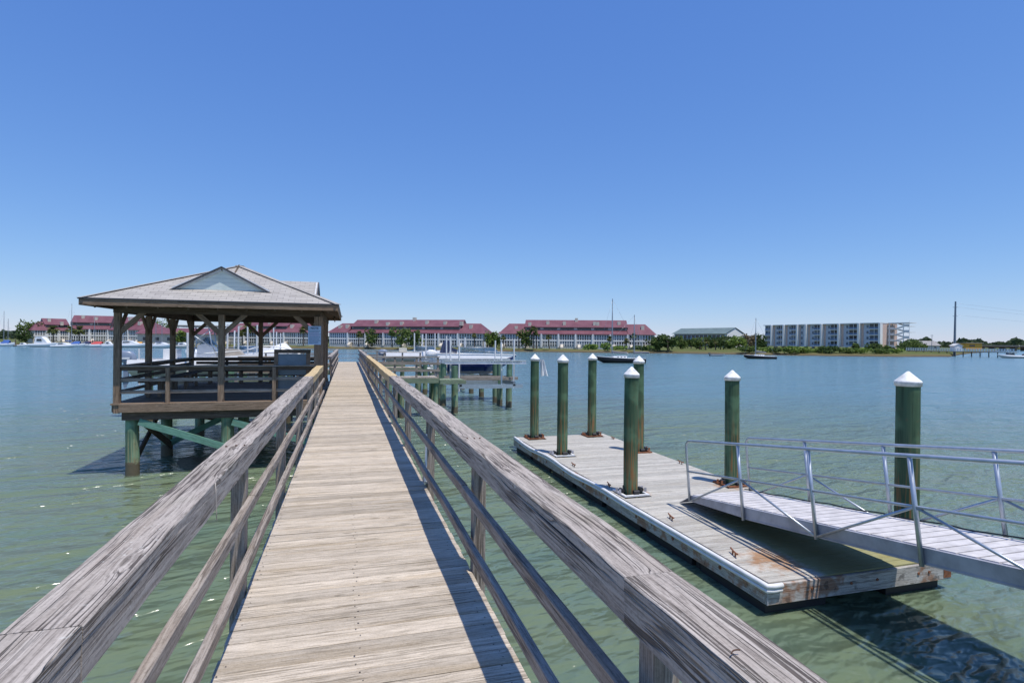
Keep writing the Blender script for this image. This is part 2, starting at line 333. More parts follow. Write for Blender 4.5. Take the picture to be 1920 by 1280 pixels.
# ------------------------------------------------------------------ mesh helpers
def rootloc(o):
    while o.parent: o = o.parent
    return o.location.copy()
class MB:
    def __init__(s): s.v = []; s.f = []; s.g = []; s.mi = []; s.sm = []; s.cur = 0
    def off(s): return Vector((random.uniform(-50, 50), random.uniform(-50, 50), random.uniform(-50, 50)))
    def add(s, vs, fs, gs=None, smooth=False):
        b = len(s.v); s.v += [Vector(v) for v in vs]
        if gs is None:
            o = s.off(); gs = [Vector(v)+o for v in vs]
        s.g += gs
        for f in fs: s.f.append([b+i for i in f]); s.mi.append(s.cur); s.sm.append(smooth)
        return b
    def box(s, c, d, ax=0, rot=None):
        """axis aligned box: centre c, size d, grain along axis ax"""
        c = Vector(c); hx, hy, hz = d[0]/2, d[1]/2, d[2]/2
        loc = [Vector((x*hx, y*hy, z*hz)) for x in (-1, 1) for y in (-1, 1) for z in (-1, 1)]
        o = s.off(); perm = {0: (0,1,2), 1: (1,0,2), 2: (2,0,1)}[ax]
        gs = [Vector((l[perm[0]], l[perm[1]], l[perm[2]]))+o for l in loc]
        vs = [(rot @ l if rot else l)+c for l in loc]
        s.add(vs, [(0,1,3,2), (4,6,7,5), (0,4,5,1), (2,3,7,6), (0,2,6,4), (1,5,7,3)], gs)
    def beam(s, p0, p1, w, h, up=(0,0,1), ch=0.0, seg=0, wob=0.0, tw=0.0):
        """timber from p0 to p1, w across, h along up; ch chamfer, seg pieces along, wob random waver"""
        p0, p1 = Vector(p0), Vector(p1); d = p1-p0; L = d.length; d.normalize()
        up = Vector(up); side = d.cross(up).normalized(); upv = side.cross(d).normalized()
        n = max(1, int(seg)); o = s.off()
        if ch > 0:
            a, b = w/2, h/2
            prof = [(-a+ch,-b), (a-ch,-b), (a,-b+ch), (a,b-ch), (a-ch,b), (-a+ch,b), (-a,b-ch), (-a,-b+ch)]
        else: prof = [(-w/2,-h/2), (w/2,-h/2), (w/2,h/2), (-w/2,h/2)]
        k = len(prof); vs = []; gs = []
        ph = random.uniform(0, 9); ph2 = random.uniform(0, 9)
        for i in range(n+1):
            t = i/n; x = t*L
            env = 1 if n > 1 else 0
            env *= min(1.0, min(i, n-i)/4.0)
            dy = wob*env*(math.sin(x*1.3+ph)*.6 + math.sin(x*3.1+ph2)*.3); dz = wob*env*(math.sin(x*1.1+ph2)*.6+math.sin(x*2.7+ph)*.25)
            for (a, b) in prof:
                ja = random.gauss(0, 1)*wob*.12*env; jb = random.gauss(0, 1)*wob*.12*env
                vs.append(p0 + d*x + side*(a+dy+ja) + upv*(b+dz+jb)); gs.append(Vector((x, a, b))+o)
        fs = []
        for i in range(n):
            for j in range(k):
                j2 = (j+1) % k
                fs.append((i*k+j, i*k+j2, (i+1)*k+j2, (i+1)*k+j))
        fs.append(tuple(reversed(range(k)))); fs.append(tuple(n*k+j for j in range(k)))
        fs = [tuple(reversed(f)) for f in fs]
        s.add(vs, fs, gs)
    def tube(s, p0, p1, r0, r1=None, n=8, seg=1, wob=0., caps=True):
        p0, p1 = Vector(p0), Vector(p1); r1 = r0 if r1 is None else r1
        d = p1-p0; L = d.length; d.normalize()
        a = Vector((0,0,1)) if abs(d.z) < .9 else Vector((1,0,0))
        u = d.cross(a).normalized(); v = d.cross(u)
        vs = []; gs = []; o = s.off()
        for i in range(seg+1):
            t = i/seg; r = r0+(r1-r0)*t; ox = wob*math.sin(t*5+o.x); oy = wob*math.sin(t*4+o.y)
            for j in range(n):
                an = 2*math.pi*j/n; rr = r*(1+wob*.6*math.sin(3*an+o.z+t*3))
                q = u*math.cos(an)*rr + v*math.sin(an)*rr
                vs.append(p0+d*(L*t)+q+u*ox+v*oy); gs.append(Vector((L*t, math.cos(an)*rr, math.sin(an)*rr))+o)
        fs = [(i*n+j, i*n+(j+1) % n, (i+1)*n+(j+1) % n, (i+1)*n+j) for i in range(seg) for j in range(n)]
        s.add(vs, fs, gs, True)
        if caps:
            s.add(vs[:n], [tuple(reversed(range(n)))], gs[:n]); s.add(vs[-n:], [tuple(range(n))], gs[-n:])
    def path(s, pts, r, n=6):
        pts = [Vector(p) for p in pts]
        o = s.off(); vs = []; gs = []; L = 0
        for i, p in enumerate(pts):
            d = (pts[min(i+1, len(pts)-1)]-pts[max(i-1, 0)]).normalized()
            a = Vector((0,0,1)) if abs(d.z) < .9 else Vector((1,0,0))
            u = d.cross(a).normalized(); v = d.cross(u)
            if i: L += (p-pts[i-1]).length
            for j in range(n):
                an = 2*math.pi*j/n; q = u*math.cos(an)*r+v*math.sin(an)*r
                vs.append(p+q); gs.append(Vector((L, q.x, q.y))+o)
        k = len(pts)
        fs = [(i*n+j, i*n+(j+1) % n, (i+1)*n+(j+1) % n, (i+1)*n+j) for i in range(k-1) for j in range(n)]
        fs += [tuple(reversed(range(n))), tuple((k-1)*n+j for j in range(n))]
        s.add(vs, fs, gs, True)
    def lathe(s, c, prof, n=20):
        c = Vector(c); vs = []
        for (r, z) in prof:
            for j in range(n):
                an = 2*math.pi*j/n; vs.append(c+Vector((r*math.cos(an), r*math.sin(an), z)))
        k = len(prof)
        s.add(vs, [(i*n+j, i*n+(j+1) % n, (i+1)*n+(j+1) % n, (i+1)*n+j) for i in range(k-1) for j in range(n)], None, True)
    def poly(s, pts, gs=None): s.add(pts, [tuple(range(len(pts)))], gs)
    def plane_g(s, pts, udir):
        """polygon whose gc runs along udir and up the slope"""
        pts = [Vector(p) for p in pts]; nrm = (pts[1]-pts[0]).cross(pts[2]-pts[0]).normalized()
        u = Vector(udir).normalized(); v = nrm.cross(u)
        if v.z < 0: v = -v
        s.add(pts, [tuple(range(len(pts)))], [Vector((p.dot(u), p.dot(v), 0)) for p in pts])
    def prism(s, outline, dvec):
        """outline extruded by dvec"""
        a = [Vector(p) for p in outline]; dv = Vector(dvec); n = len(a)
        s.add(a+[p+dv for p in a], [tuple(range(n)), tuple(reversed(range(n, 2*n)))]+[(i, i+n, (i+1) % n+n, (i+1) % n) for i in range(n)])
    def build(s, name, mats, parent=None, local=False):
        me = bpy.data.meshes.new(name)
        off = Vector((0,0,0)) if (local or not parent) else rootloc(parent)
        me.from_pydata([tuple(v-off) for v in s.v], [], s.f)
        for m in (mats if isinstance(mats, (list, tuple)) else [mats]): me.materials.append(M[m])
        me.polygons.foreach_set('material_index', s.mi); me.polygons.foreach_set('use_smooth', s.sm)
        at_ = me.attributes.new('gc', 'FLOAT_VECTOR', 'POINT')
        at_.data.foreach_set('vector', [c for g in s.g for c in g])
        me.update()
        o = bpy.data.objects.new(name, me); COL.objects.link(o)
        if parent: o.parent = parent
        return o
def tag(o, label=None, cat=None, group=None, kind=None):
    if label: o['label'] = label
    if cat: o['category'] = cat
    if group: o['group'] = group
    if kind: o['kind'] = kind
    return o
def empty(name, loc=(0,0,0), rz=0, label=None, cat=None, group=None):
    o = bpy.data.objects.new(name, None); COL.objects.link(o); o.location = loc; o.rotation_euler = (0,0,rz); o.empty_display_size = .2
    return tag(o, label, cat, group)
def one(fn, name, mats, parent=None, local=False):
    mb = MB(); fn(mb); return mb.build(name, mats, parent, local)
def copy_tree(o, parent=None):
    c = o.copy(); COL.objects.link(c); c.parent = parent
    for ch in list(o.children): copy_tree(ch, c)
    return c
ORD = ['first','second','third','fourth','fifth','sixth','seventh','eighth','ninth','tenth','eleventh','twelfth','thirteenth','fourteenth','fifteenth','sixteenth']

# ------------------------------------------------------------------ water and shore
DZ = 1.85             # deck level
mb = MB()
xs = [-1500,-400,-120,-60,-30,-15,0,15,30,60,120,400,1500]; ys = [-60,-20,0,15,30,60,120,250,600,2500]
vs = [(x,y,0) for y in ys for x in xs]; nx = len(xs)
mb.add(vs, [(j*nx+i, j*nx+i+1, (j+1)*nx+i+1, (j+1)*nx+i) for j in range(len(ys)-1) for i in range(nx-1)])
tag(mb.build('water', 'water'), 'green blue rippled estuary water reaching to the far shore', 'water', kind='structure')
SH = [(-500,235),(-60,235),(0,228),(60,228),(120,222),(220,215),(420,212),(560,214),(680,214),(790,203),(880,195),(1000,192),(1260,187),(1400,178),(1570,170),(1700,168),(1780,176),(1850,320),(1930,700),(2600,760)]
def shoreD(u):
    for (a, da), (b, db) in zip(SH, SH[1:]):
        if a <= u <= b: return da+(db-da)*(u-a)/(b-a)
    return SH[-1][1]
mb = MB(); rows = []
us = list(range(-500, 2601, 20))
for u in us:
    D = shoreD(u)+random.uniform(-1.2, 1.2)
    r = [at(u, D-4, -.4), at(u, D, .05), at(u, D+3+random.uniform(-.6,.6), .55), at(u, D+9, 1.0+random.uniform(-.1,.1)), at(u, D+25, 1.25), at(u, D+120, 1.5), at(u, 3200, 2.0)]
    rows.append(r)
k = len(rows[0])
mb.add([p for r in rows for p in r], [(i*k+j, (i+1)*k+j, (i+1)*k+j+1, i*k+j+1) for i in range(len(rows)-1) for j in range(k-1)], None, True)
tag(mb.build('far_shore', 'ground'), 'grassy far bank with a brown mud edge at the waterline', 'shore', kind='structure')

# ------------------------------------------------------------------ boardwalk
BX0, BX1, Y0, Y1 = -.618, .872, -3.0, 44.0
bw = empty('boardwalk', (0,0,DZ), label='long weathered wooden boardwalk with plank decking and post and rail sides', cat='boardwalk')
mb = MB(); y = Y0
while y < Y1:
    wd = .138+random.uniform(-.003,.003); gap = random.choice([.003,.005,.007,.009,.013])
    zz = DZ-.019+random.uniform(-.0025,.0025)
    e0, e1 = BX0+random.uniform(-.006,.006), BX1+random.uniform(-.004,.004)
    mb.beam((e0,y+wd/2,zz), (e1,y+wd/2,zz+random.uniform(-.002,.002)), wd, .038, ch=.003)
    y += wd+gap
mb.cur = 1
yy = Y0+.07
nails = [-.57,-.03,.05,.78]
yb = Y0
random.seed(3)
for i in range(170):
    for nx_ in (-.58, .07, .79):
        for dy in (.03, .105):
            if random.random() < .85:
                cx, cy = nx_+random.uniform(-.02,.02), yb+dy+random.uniform(-.01,.01)
                r = random.uniform(.0035,.0060); vs = [(cx+r*math.cos(a), cy+r*math.sin(a), DZ+.0035) for a in [k*math.pi/3 for k in range(6)]]
                mb.poly(vs)
    yb += .1445
mb.build('decking', ['deck','nail'], bw)
for xx in (BX0+.10, .1, BX1-.10):
    one(lambda m: m.beam((xx,Y0,DZ-.165), (xx,Y1,DZ-.165), .045, .24), 'stringer', 'brown', bw)
for xx in (BX0+.03, BX1-.03):
    one(lambda m: m.beam((xx,Y0,DZ-.14), (xx,Y1,DZ-.14), .04, .20), 'edge_beam', 'cap', bw)
CAPZ = DZ+.95
def ypost(y0): 
    out = []; y = y0
    while y < Y1: out.append(y); y += 2.44
    return out
PL, PR = ypost(4.04-2.44*2), ypost(3.95-2.44*2)
def post(x, y, top, parent, w=.09, bot=DZ-.30):
    jx, jy = random.uniform(-.004,.004), random.uniform(-.01,.01)
    return one(lambda m: m.beam((x,y,bot), (x+jx,y+jy,top), w, w, up=(0,1,0), ch=.004), 'post', 'rail' , parent)
skipL = lambda y: 16.1 < y < 23.6
for yv in PL:
    if not skipL(yv): post(-.673, yv, CAPZ-.05, bw)
for yv in PR: post(.919, yv, CAPZ-.05, bw)
def rails(xc_in, xo, posts, sgn, ya, yb, yel):
    """cap of two flush timbers and two lower rails on the inner face"""
    cuts = [ya]+[p for i, p in enumerate(posts) if ya+.6 < p < yb-.6 and i % 2 == 1]+[yb]
    for a, b in zip(cuts, cuts[1:]):
        mat = 'yellow' if yel[0] <= (a+b)/2 <= yel[1] else 'cap'
        n = max(2, int((b-a)/.12))
        lift = random.uniform(-.002,.002)
        sh = random.uniform(-.002,.002)
        def cap(m, a=a, b=b, n=n):
            m.beam(((xc_in+xo)/2+sh,a+.0008,CAPZ-.024+lift), ((xc_in+xo)/2,b-.0008,CAPZ-.024), abs(xo-xc_in), .047, ch=.0045, seg=n, wob=.007)
            m.cur = 1
            for p in posts:
                if a+.05 < p < b-.05 and p < 20:
                    for q in range(3):
                        cx, cy = xc_in+sgn*(.04+.045*q)+random.uniform(-.01,.01), p+random.uniform(-.03,.03); rr_ = random.uniform(.0045,.0075)
                        m.lathe((cx,cy,CAPZ+lift*.5+.0035), [(rr_,-.006),(rr_,.0),(0,.001)], 8)
        one(cap, 'cap_rail', [mat,'oldnail'], bw)
        def sub(m, a=a, b=b, n=n):
            m.beam((xc_in+sgn*.0245+sh,a+.0008,CAPZ-.094+lift), (xc_in+sgn*.0245,b-.0008,CAPZ-.094), .045, .097, ch=.002, seg=n, wob=.004)
            if b < 12: m.beam((xo-sgn*.026,a+.0008,CAPZ-.096), (xo-sgn*.026,b-.0008,CAPZ-.096), .04, .094, ch=.006, seg=n, wob=.003)
        one(sub, 'under_rail', mat if mat == 'yellow' else 'cap', bw)
    for zt in (.58, .245):
        c2 = [ya]+[p for i, p in enumerate(posts) if ya+.6 < p < yb-.6 and i % 2 == (0 if zt > .5 else 1)]+[yb]
        for a, b in zip(c2, c2[1:]):
            l1, l2 = random.uniform(-.006,.006), random.uniform(-.006,.006)
            xr_ = -.597 if sgn < 0 else .816
            one(lambda m: m.beam((xr_+l1*.5,a+.002,DZ+zt+l1), (xr_,b-.002,DZ+zt+l2), .044, .074, ch=.006, seg=max(2,int((b-a)/.2)), wob=.006), 'lower_rail', 'rail', bw)
rails(-.612, -.785, PL, -1, Y0, 16.0, (13.3, 16.2))
rails(-.612, -.785, PL, -1, 23.9, Y1, (60, 61))
rails(.80, .97, PR, 1, Y0, Y1, (13.5, 27.5))
for k in range(0, 18, 2):
    yv = 1.5+k*2.44
    for xx in (-.42, .64):
        one(lambda m: m.tube((xx,yv,-1.0), (xx,yv,DZ-.29), .12, .11, 14, 5, .01), 'pile', 'pilelow', bw)
    one(lambda m: m.beam((-.7,yv+.15,DZ-.40), (.92,yv+.15,DZ-.40), .05, .22), 'cross_beam', 'greenwood', bw)
for zz in (.28, .6):
    one(lambda m: m.beam((-.6,Y1-.04,DZ+zz), (.82,Y1-.04,DZ+zz), .025, .03), 'end_rail', 'steel', bw)
# small things lying about
tag(one(lambda m: m.lathe((-.33, 2.62, DZ+.003), [(0,.0),(.020,.001),(.023,.005),(.015,.011),(0,.013)], 12), 'shell', 'fish'), 'small pale oyster shell lying on the near boardwalk planks', 'shell')
tag(one(lambda m: m.path([(.83+.004*i, 1.06+.0045*i-.001*i*i*.5, CAPZ+.0085) for i in range(8)], .0016, 6), 'bent_nail', 'oldnail'), 'rusty bent nail lying on the near right cap rail', 'nail')
def rp(m):
    pts = []
    for i in range(40):
        a = i/39*2*math.pi*2.2
        pts.append((-.60+.045*math.cos(a), 12.35+.09*math.sin(a)+i*.002, DZ+.56-.10*(i/39)-.035*math.sin(a*.5)))
    m.path(pts, .009, 6)
    m.path([(-.575, 12.3+.02*i, DZ+.48-.05*i) for i in range(8)], .009, 6)
tag(one(rp, 'rope', 'rope'), 'pale rope knotted round the left boardwalk rail before the pavilion', 'rope')
tag(one(lambda m: m.path([(-.609, 3.02, DZ+.95), (-.606, 3.02, DZ+.90), (-.605, 3.03, DZ+.80), (-.604,3.03,DZ+.765)], .0022, 5), 'string', 'rope'), 'thin white string hanging from the near left cap rail', 'string')
def obx(m):
    m.box((.865, 6.30, DZ+.13), (.07,.10,.13)); m.cur = 1
    m.box((.86, 6.245, DZ+.13), (.05,.012,.09)); m.tube((.865,6.33,DZ+.19), (.865,6.33,DZ+.60), .012, None, 8)
tag(one(obx, 'outlet_box', ['steel','white']), 'small grey outlet box fixed to a right boardwalk post', 'outlet box')

# ------------------------------------------------------------------ pavilion
pv = empty('pavilion', (-3.175,19.8,DZ), label='open wooden pavilion over the water with grey hipped shingle roof and small gables', cat='pavilion')
PX = (-5.55, -3.18, -.80); PY = (16.35, 18.65, 21.0, 23.35)
EX0, EX1, EY0, EY1 = -6.15, -.24, 15.72, 23.95
EZ, RZ, RY0, RY1, RXC = 4.445, 5.72, 18.7, 20.95, -3.175
def roof(m):
    c = [(EX0,EY0,EZ), (EX1,EY0,EZ), (EX1,EY1,EZ), (EX0,EY1,EZ)]; r0, r1 = (RXC,RY0,RZ), (RXC,RY1,RZ)
    m.plane_g([c[0],c[1],r0], (1,0,0)); m.plane_g([c[1],c[2],r1,r0], (0,1,0)); m.plane_g([c[2],c[3],r1], (1,0,0)); m.plane_g([c[3],c[0],r0,r1], (0,1,0))
rf = one(roof, 'roof', 'shingle', pv)
def hipcaps(m):
    r0, r1 = Vector((RXC,RY0,RZ+.006)), Vector((RXC,RY1,RZ+.006))
    for c, r in (((EX0,EY0),r0), ((EX1,EY0),r0), ((EX1,EY1),r1), ((EX0,EY1),r1)):
        m.beam((c[0],c[1],EZ+.006), r, .20, .010, seg=30, wob=.0015)
    m.beam(r0, r1, .24, .010)
one(hipcaps, 'ridge_caps', 'shingle', rf)
def under(m):
    d = .10; c = [(EX0+.03,EY0+.03,EZ-d), (EX1-.03,EY0+.03,EZ-d), (EX1-.03,EY1-.03,EZ-d), (EX0+.03,EY1-.03,EZ-d)]; r0, r1 = (RXC,RY0,RZ-d), (RXC,RY1,RZ-d)
    m.poly([c[1],c[0],r0]); m.poly([c[2],c[1],r0,r1]); m.poly([c[3],c[2],r1]); m.poly([c[0],c[3],r1,r0])
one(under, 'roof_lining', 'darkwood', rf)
def fascia(m):
    z = EZ-.095
    m.beam((EX0,EY0+.012,z), (EX1,EY0+.012,z), .024, .15); m.beam((EX0,EY1-.012,z), (EX1,EY1-.012,z), .024, .15)
    m.beam((EX0+.012,EY0+.026,z), (EX0+.012,EY1-.026,z), .024, .15); m.beam((EX1-.012,EY0+.026,z), (EX1-.012,EY1-.026,z), .024, .15)
fa = one(fascia, 'fascia', 'brown', rf)
def drip(m):
    z = EZ-.008
    for a, b in (((EX0-.02,EY0-.01),(EX1+.02,EY0-.01)), ((EX0-.02,EY1+.01),(EX1+.02,EY1+.01)), ((EX0-.01,EY0+.002),(EX0-.01,EY1-.002)), ((EX1+.01,EY0+.002),(EX1+.01,EY1-.002))):
        m.beam((a[0],a[1],z), (b[0],b[1],z), .018, .034)
one(drip, 'drip_edge', 'trimd', rf)
def gable(front):
    g = MB()
    if front: O = Vector((-3.22,16.52,0)); U = Vector((1,0,0)); V = Vector((0,1,0)); back = 18.05-16.52; hw = 1.20
    else: O = Vector((-1.0,19.82,0)); U = Vector((0,1,0)); V = Vector((-1,0,0)); back = 1.56; hw = 1.29
    zb, za = 4.75, 5.41
    P = lambda u, v, z: O+U*u+V*v+Vector((0,0,z))
    face = one(lambda m: m.prism([P(-hw+.06,.02,zb), P(hw-.06,.02,zb), P(0,.02,za-.03)], V*.03), 'gable_panel', 'mintpanel', rf)
    def trim(m):
        for s in (-1, 1):
            m.beam(P(s*hw*.97,-.012,zb+.035), P(0,-.012,za-.045), .03, .10, up=(0,0,1))
    one(trim, 'gable_trim', 'trimw', rf)
    def rr(m):
        for s in (-1, 1):
            a, b, c, d = P(s*(hw+.12),-.07,zb-.045), P(0,-.07,za+.012), P(0,back+.1,za+.012), P(s*(hw+.12),.18,zb-.045)
            pts = [a,b,c,d] if s < 0 else [d,c,b,a]
            m.plane_g(pts, V)
            m.cur = 1; m.beam(a+Vector((0,0,-.022)), b+Vector((0,0,-.022)), .03, .04); m.cur = 0
    one(rr, 'gable_roof', ['shingle','trimd'], rf)
gable(True); gable(False)
def hdr(m):
    for yv in (PY[0], PY[-1]): m.beam((PX[0]-.09,yv,4.24), (PX[2]+.09,yv,4.24), .09, .22)
    for xv in (PX[0], PX[2]): m.beam((xv,PY[0]+.05,4.237), (xv,PY[-1]-.05,4.237), .09, .21)
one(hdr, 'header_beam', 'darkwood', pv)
for k in range(9):
    xx = -5.85+k*.67; f = min(1, (1-abs(xx-RXC)/3.0))
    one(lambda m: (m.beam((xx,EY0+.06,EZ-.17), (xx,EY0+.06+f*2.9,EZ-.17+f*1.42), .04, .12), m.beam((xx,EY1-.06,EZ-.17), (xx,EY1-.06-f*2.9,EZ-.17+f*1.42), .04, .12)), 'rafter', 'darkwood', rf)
def ppost(x, y, w=.145):
    one(lambda m: m.beam((x,y,DZ-.25), (x,y,4.13), w, w, up=(0,1,0), ch=.006, seg=1), 'post', 'brown', pv)
def brace(x, y, dx, dy):
    one(lambda m: m.beam((x+dx*.03,y+dy*.03,3.62), (x+dx*.58,y+dy*.58,4.16), .045, .12), 'brace', 'brown', pv)
for yv in PY:
    for xv in (PX[0], PX[2]):
        ppost(xv, yv)
        if yv > PY[0]: brace(xv, yv, 0, -1)
        if yv < PY[-1]: brace(xv, yv, 0, 1)
for yv in (PY[0], PY[-1]):
    ppost(PX[1], yv)
    brace(PX[0], yv, 1, 0); brace(PX[1], yv, -1, 0); brace(PX[1], yv, 1, 0); brace(PX[2], yv, -1, 0)
one(lambda m: m.beam((-.70,16.33,DZ-.2), (-.70,16.33,4.13), .09, .13, up=(0,1,0)), 'post', 'brown', pv)
# floor
mb = MB(); y = PY[0]-.10
while y < PY[-1]+.1:
    mb.beam((PX[0]-.12,y+.07,DZ-.021), (-.652,y+.07,DZ-.021), .138, .038); y += .144
mb.build('floor', 'brown', pv)
one(lambda m: m.beam((PX[0]+.08,PY[0]-.13,DZ-.115), (-.66,PY[0]-.13,DZ-.115), .04, .225, ch=.004), 'edge_beam', 'brown', pv)
one(lambda m: m.beam((PX[0]+.12,PY[0]-.02,DZ-.33), (-.66,PY[0]-.02,DZ-.33), .09, .20), 'cross_beam', 'darkwood', pv)
one(lambda m: m.beam((PX[0]-.10,PY[0],DZ-.115), (PX[0]-.10,PY[-1],DZ-.115), .04, .225), 'edge_beam', 'brown', pv)
one(lambda m: m.beam((PX[0],PY[-1]+.12,DZ-.115), (-.66,PY[-1]+.12,DZ-.115), .04, .225), 'edge_beam', 'brown', pv)
for yv in (18.9, 21.1, 23.2):
    one(lambda m: m.beam((PX[0]+.1,yv,DZ-.33), (-.66,yv,DZ-.33), .09, .20), 'cross_beam', 'darkwood', pv)
def prail(a, b, mid, inward, mat='brown'):
    a, b = Vector(a), Vector(b)
    o = Vector(inward)*.0
    one(lambda m: m.beam(a+Vector((0,0,DZ+.93)), b+Vector((0,0,DZ+.93)), .13, .038, ch=.004), 'top_rail', 'rail', pv)
    one(lambda m: m.beam(a+Vector((0,0,DZ+.865)), b+Vector((0,0,DZ+.865)), .04, .09), 'top_rail', 'darkwood', pv)
    for zz in (.585, .275):
        one(lambda m: m.beam(a+Vector((0,0,DZ+zz)), b+Vector((0,0,DZ+zz)), .04, .085, ch=.004), 'lower_rail', 'rail', pv)
    for t in mid:
        c = a.lerp(b, t)+Vector(inward)*(-.06)
        one(lambda m: m.beam(c+Vector((0,0,DZ-.0)), c+Vector((0,0,DZ+.90)), .09, .085, up=(0,1,0)), 'baluster_post', 'brown', pv)
prail((PX[0]+.075,PY[0],0), (PX[1]-.075,PY[0],0), (.48,), (0,1,0))
prail((PX[1]+.075,PY[0],0), (PX[2]-.075,PY[0],0), (.55,), (0,1,0))
for a, b in zip(PY, PY[1:]): prail((PX[0],a+.075,0), (PX[0],b-.075,0), (), (1,0,0))
prail((PX[0]+.075,PY[-1],0), (PX[1]-.075,PY[-1],0), (.5,), (0,-1,0))
prail((PX[1]+.075,PY[-1],0), (PX[2]-.075,PY[-1],0), (.5,), (0,-1,0))
# piles and braces below
pil = [(-5.25,16.48),(-3.05,16.48),(-5.15,19.0),(-3.05,19.0),(-5.1,22.6),(-3.05,22.6),(-1.0,19.0),(-1.0,22.6)]
for (x, y) in pil:
    one(lambda m: m.tube((x,y,-1.0), (x,y,DZ-.43), .165, .15, 18, 6, .012), 'pile', 'pilelow', pv)
def br(p, q, mat='teal'): one(lambda m: m.beam(p, q, .05, .17), 'cross_brace', mat, pv)
br((-5.05,16.30,1.38), (-3.0,16.30,.62)); br((-5.08,16.62,1.35), (-5.0,18.95,.28), 'darkwood'); br((-5.3,18.9,1.35), (-5.25,16.6,.25), 'darkwood')
br((-3.1,18.84,1.35), (-5.1,18.84,.35), 'teal'); br((-2.9,16.30,1.3), (-1.0,16.30,.7)); br((-5.0,19.1,1.3), (-3.0,22.4,.3), 'darkwood')
# sign
sg = empty('notice_sign', (-.86,16.255,DZ+1.5), label='pale blue notice board with lines of print on the pavilion corner post', cat='sign')
sx, sz0, sz1, sy = -.86, 3.50-.14, 3.50+.37, 16.255
one(lambda m: m.box((sx,sy,(sz0+sz1)/2), (.335,.008,sz1-sz0)), 'sign_board', 'signblue', sg)
def sprint(m):
    random.seed(12); z = sz1-.135
    for row in range(12):
        x = sx-.135; red = row in (2, 4)
        m.cur = 1 if red else 0
        end = sx+random.uniform(.09,.14)
        while x < end:
            L = random.uniform(.012,.034); m.box((x+L/2,sy-.0055,z), (L,.002,.010)); x += L+.009
        z -= .030
one(sprint, 'small_print', ['ink','inkred'], sg)
cu = bpy.data.curves.new('heading', 'FONT'); cu.body = 'NOTE'; cu.size = .075; cu.align_x = 'CENTER'; cu.extrude = .001; cu.offset = .002
tmp = bpy.data.objects.new('tmp', cu); me = bpy.data.meshes.new_from_object(tmp); bpy.data.objects.remove(tmp); me.name = 'heading'
me.materials.clear(); me.materials.append(M['ink'])
ho = bpy.data.objects.new('heading', me); COL.objects.link(ho); ho.parent = sg; ho.rotation_euler = (R(90),0,0); ho.location = (0,-.006,sz1-.085-(DZ+1.5))
random.seed(21)
# framed panel inside the pavilion
fp = empty('framed_screen', (-1.45,16.75,DZ), label='brown timber frame with blue grey panels behind the pavilion front rail', cat='screen')
fx0, fx1, fy = -1.87, -1.04, 16.62
def frm(m):
    for x in (fx0, fx1): m.beam((x,fy,DZ+.001), (x,fy,DZ+1.27), .10, .09, up=(0,1,0))
    m.cur = 1; m.beam((fx0-.05,fy,DZ+1.32), (fx1+.06,fy,DZ+1.32), .11, .10)
one(frm, 'frame', ['brown','darkwood'], fp)
one(lambda m: m.box(((fx0+fx1)/2,fy,DZ+.96), (fx1-fx0-.09,.02,.58)), 'panel', 'screen', fp)
one(lambda m: m.box(((fx0+fx1)/2,fy,DZ+.36), (fx1-fx0-.09,.02,.52)), 'panel', 'screen', fp)
# benches
def bench(name, x0, x1, y0, y1, label):
    b = empty(name, ((x0+x1)/2,(y0+y1)/2,DZ), label=label, cat='bench', group='benches in the pavilion')
    lx = (x1-x0) > (y1-y0)
    one(lambda m: [m.box(((x0+x1)/2, y0+.07+i*.13, DZ+.46), (x1-x0,.12,.035), 0) if lx else m.box((x0+.07+i*.13,(y0+y1)/2,DZ+.46), (.12,y1-y0,.035), 1) for i in range(3)], 'seat', 'darkwood', b)
    one(lambda m: [m.box(((x0+x1)/2,y1-.03,DZ+.62+i*.13), (x1-x0,.03,.10), 0) if lx else m.box((x0+.02,(y0+y1)/2,DZ+.62+i*.13), (.03,y1-y0,.10), 1) for i in range(2)], 'backrest', 'darkwood', b)
    n = 4
    for i in range(n):
        t = (i+.5)/n
        for e in (.06, .34):
            if lx: c = (x0+(x1-x0)*t, y0+e)
            else: c = (x0+e, y0+(y1-y0)*t)
            one(lambda m: m.beam((c[0],c[1],DZ+.002), (c[0],c[1],DZ+.44), .08, .08, up=(0,1,0)), 'leg', 'brown', b)
bench('bench', -5.35, -1.2, 22.75, 23.2, 'dark slatted bench along the far rail of the pavilion')
bench('bench', -5.38, -4.95, 17.2, 22.5, 'dark slatted bench along the water side rail of the pavilion')
tag(one(lambda m: m.add([at(360+40*math.cos(a)*r, 15.8+1.2*math.sin(a)*r, .10*(1-r)+.0-.04*r) for r in (0.001,.4,.7,1.0) for a in [k*math.pi/6 for k in range(12)]],
    [(i*12+j, i*12+(j+1) % 12, (i+1)*12+(j+1) % 12, (i+1)*12+j) for i in range(3) for j in range(12)], None, True), 'mud_bank', 'mud'), 'small tan mud and oyster mound breaking the water under the pavilion', 'mud bank', kind='structure')

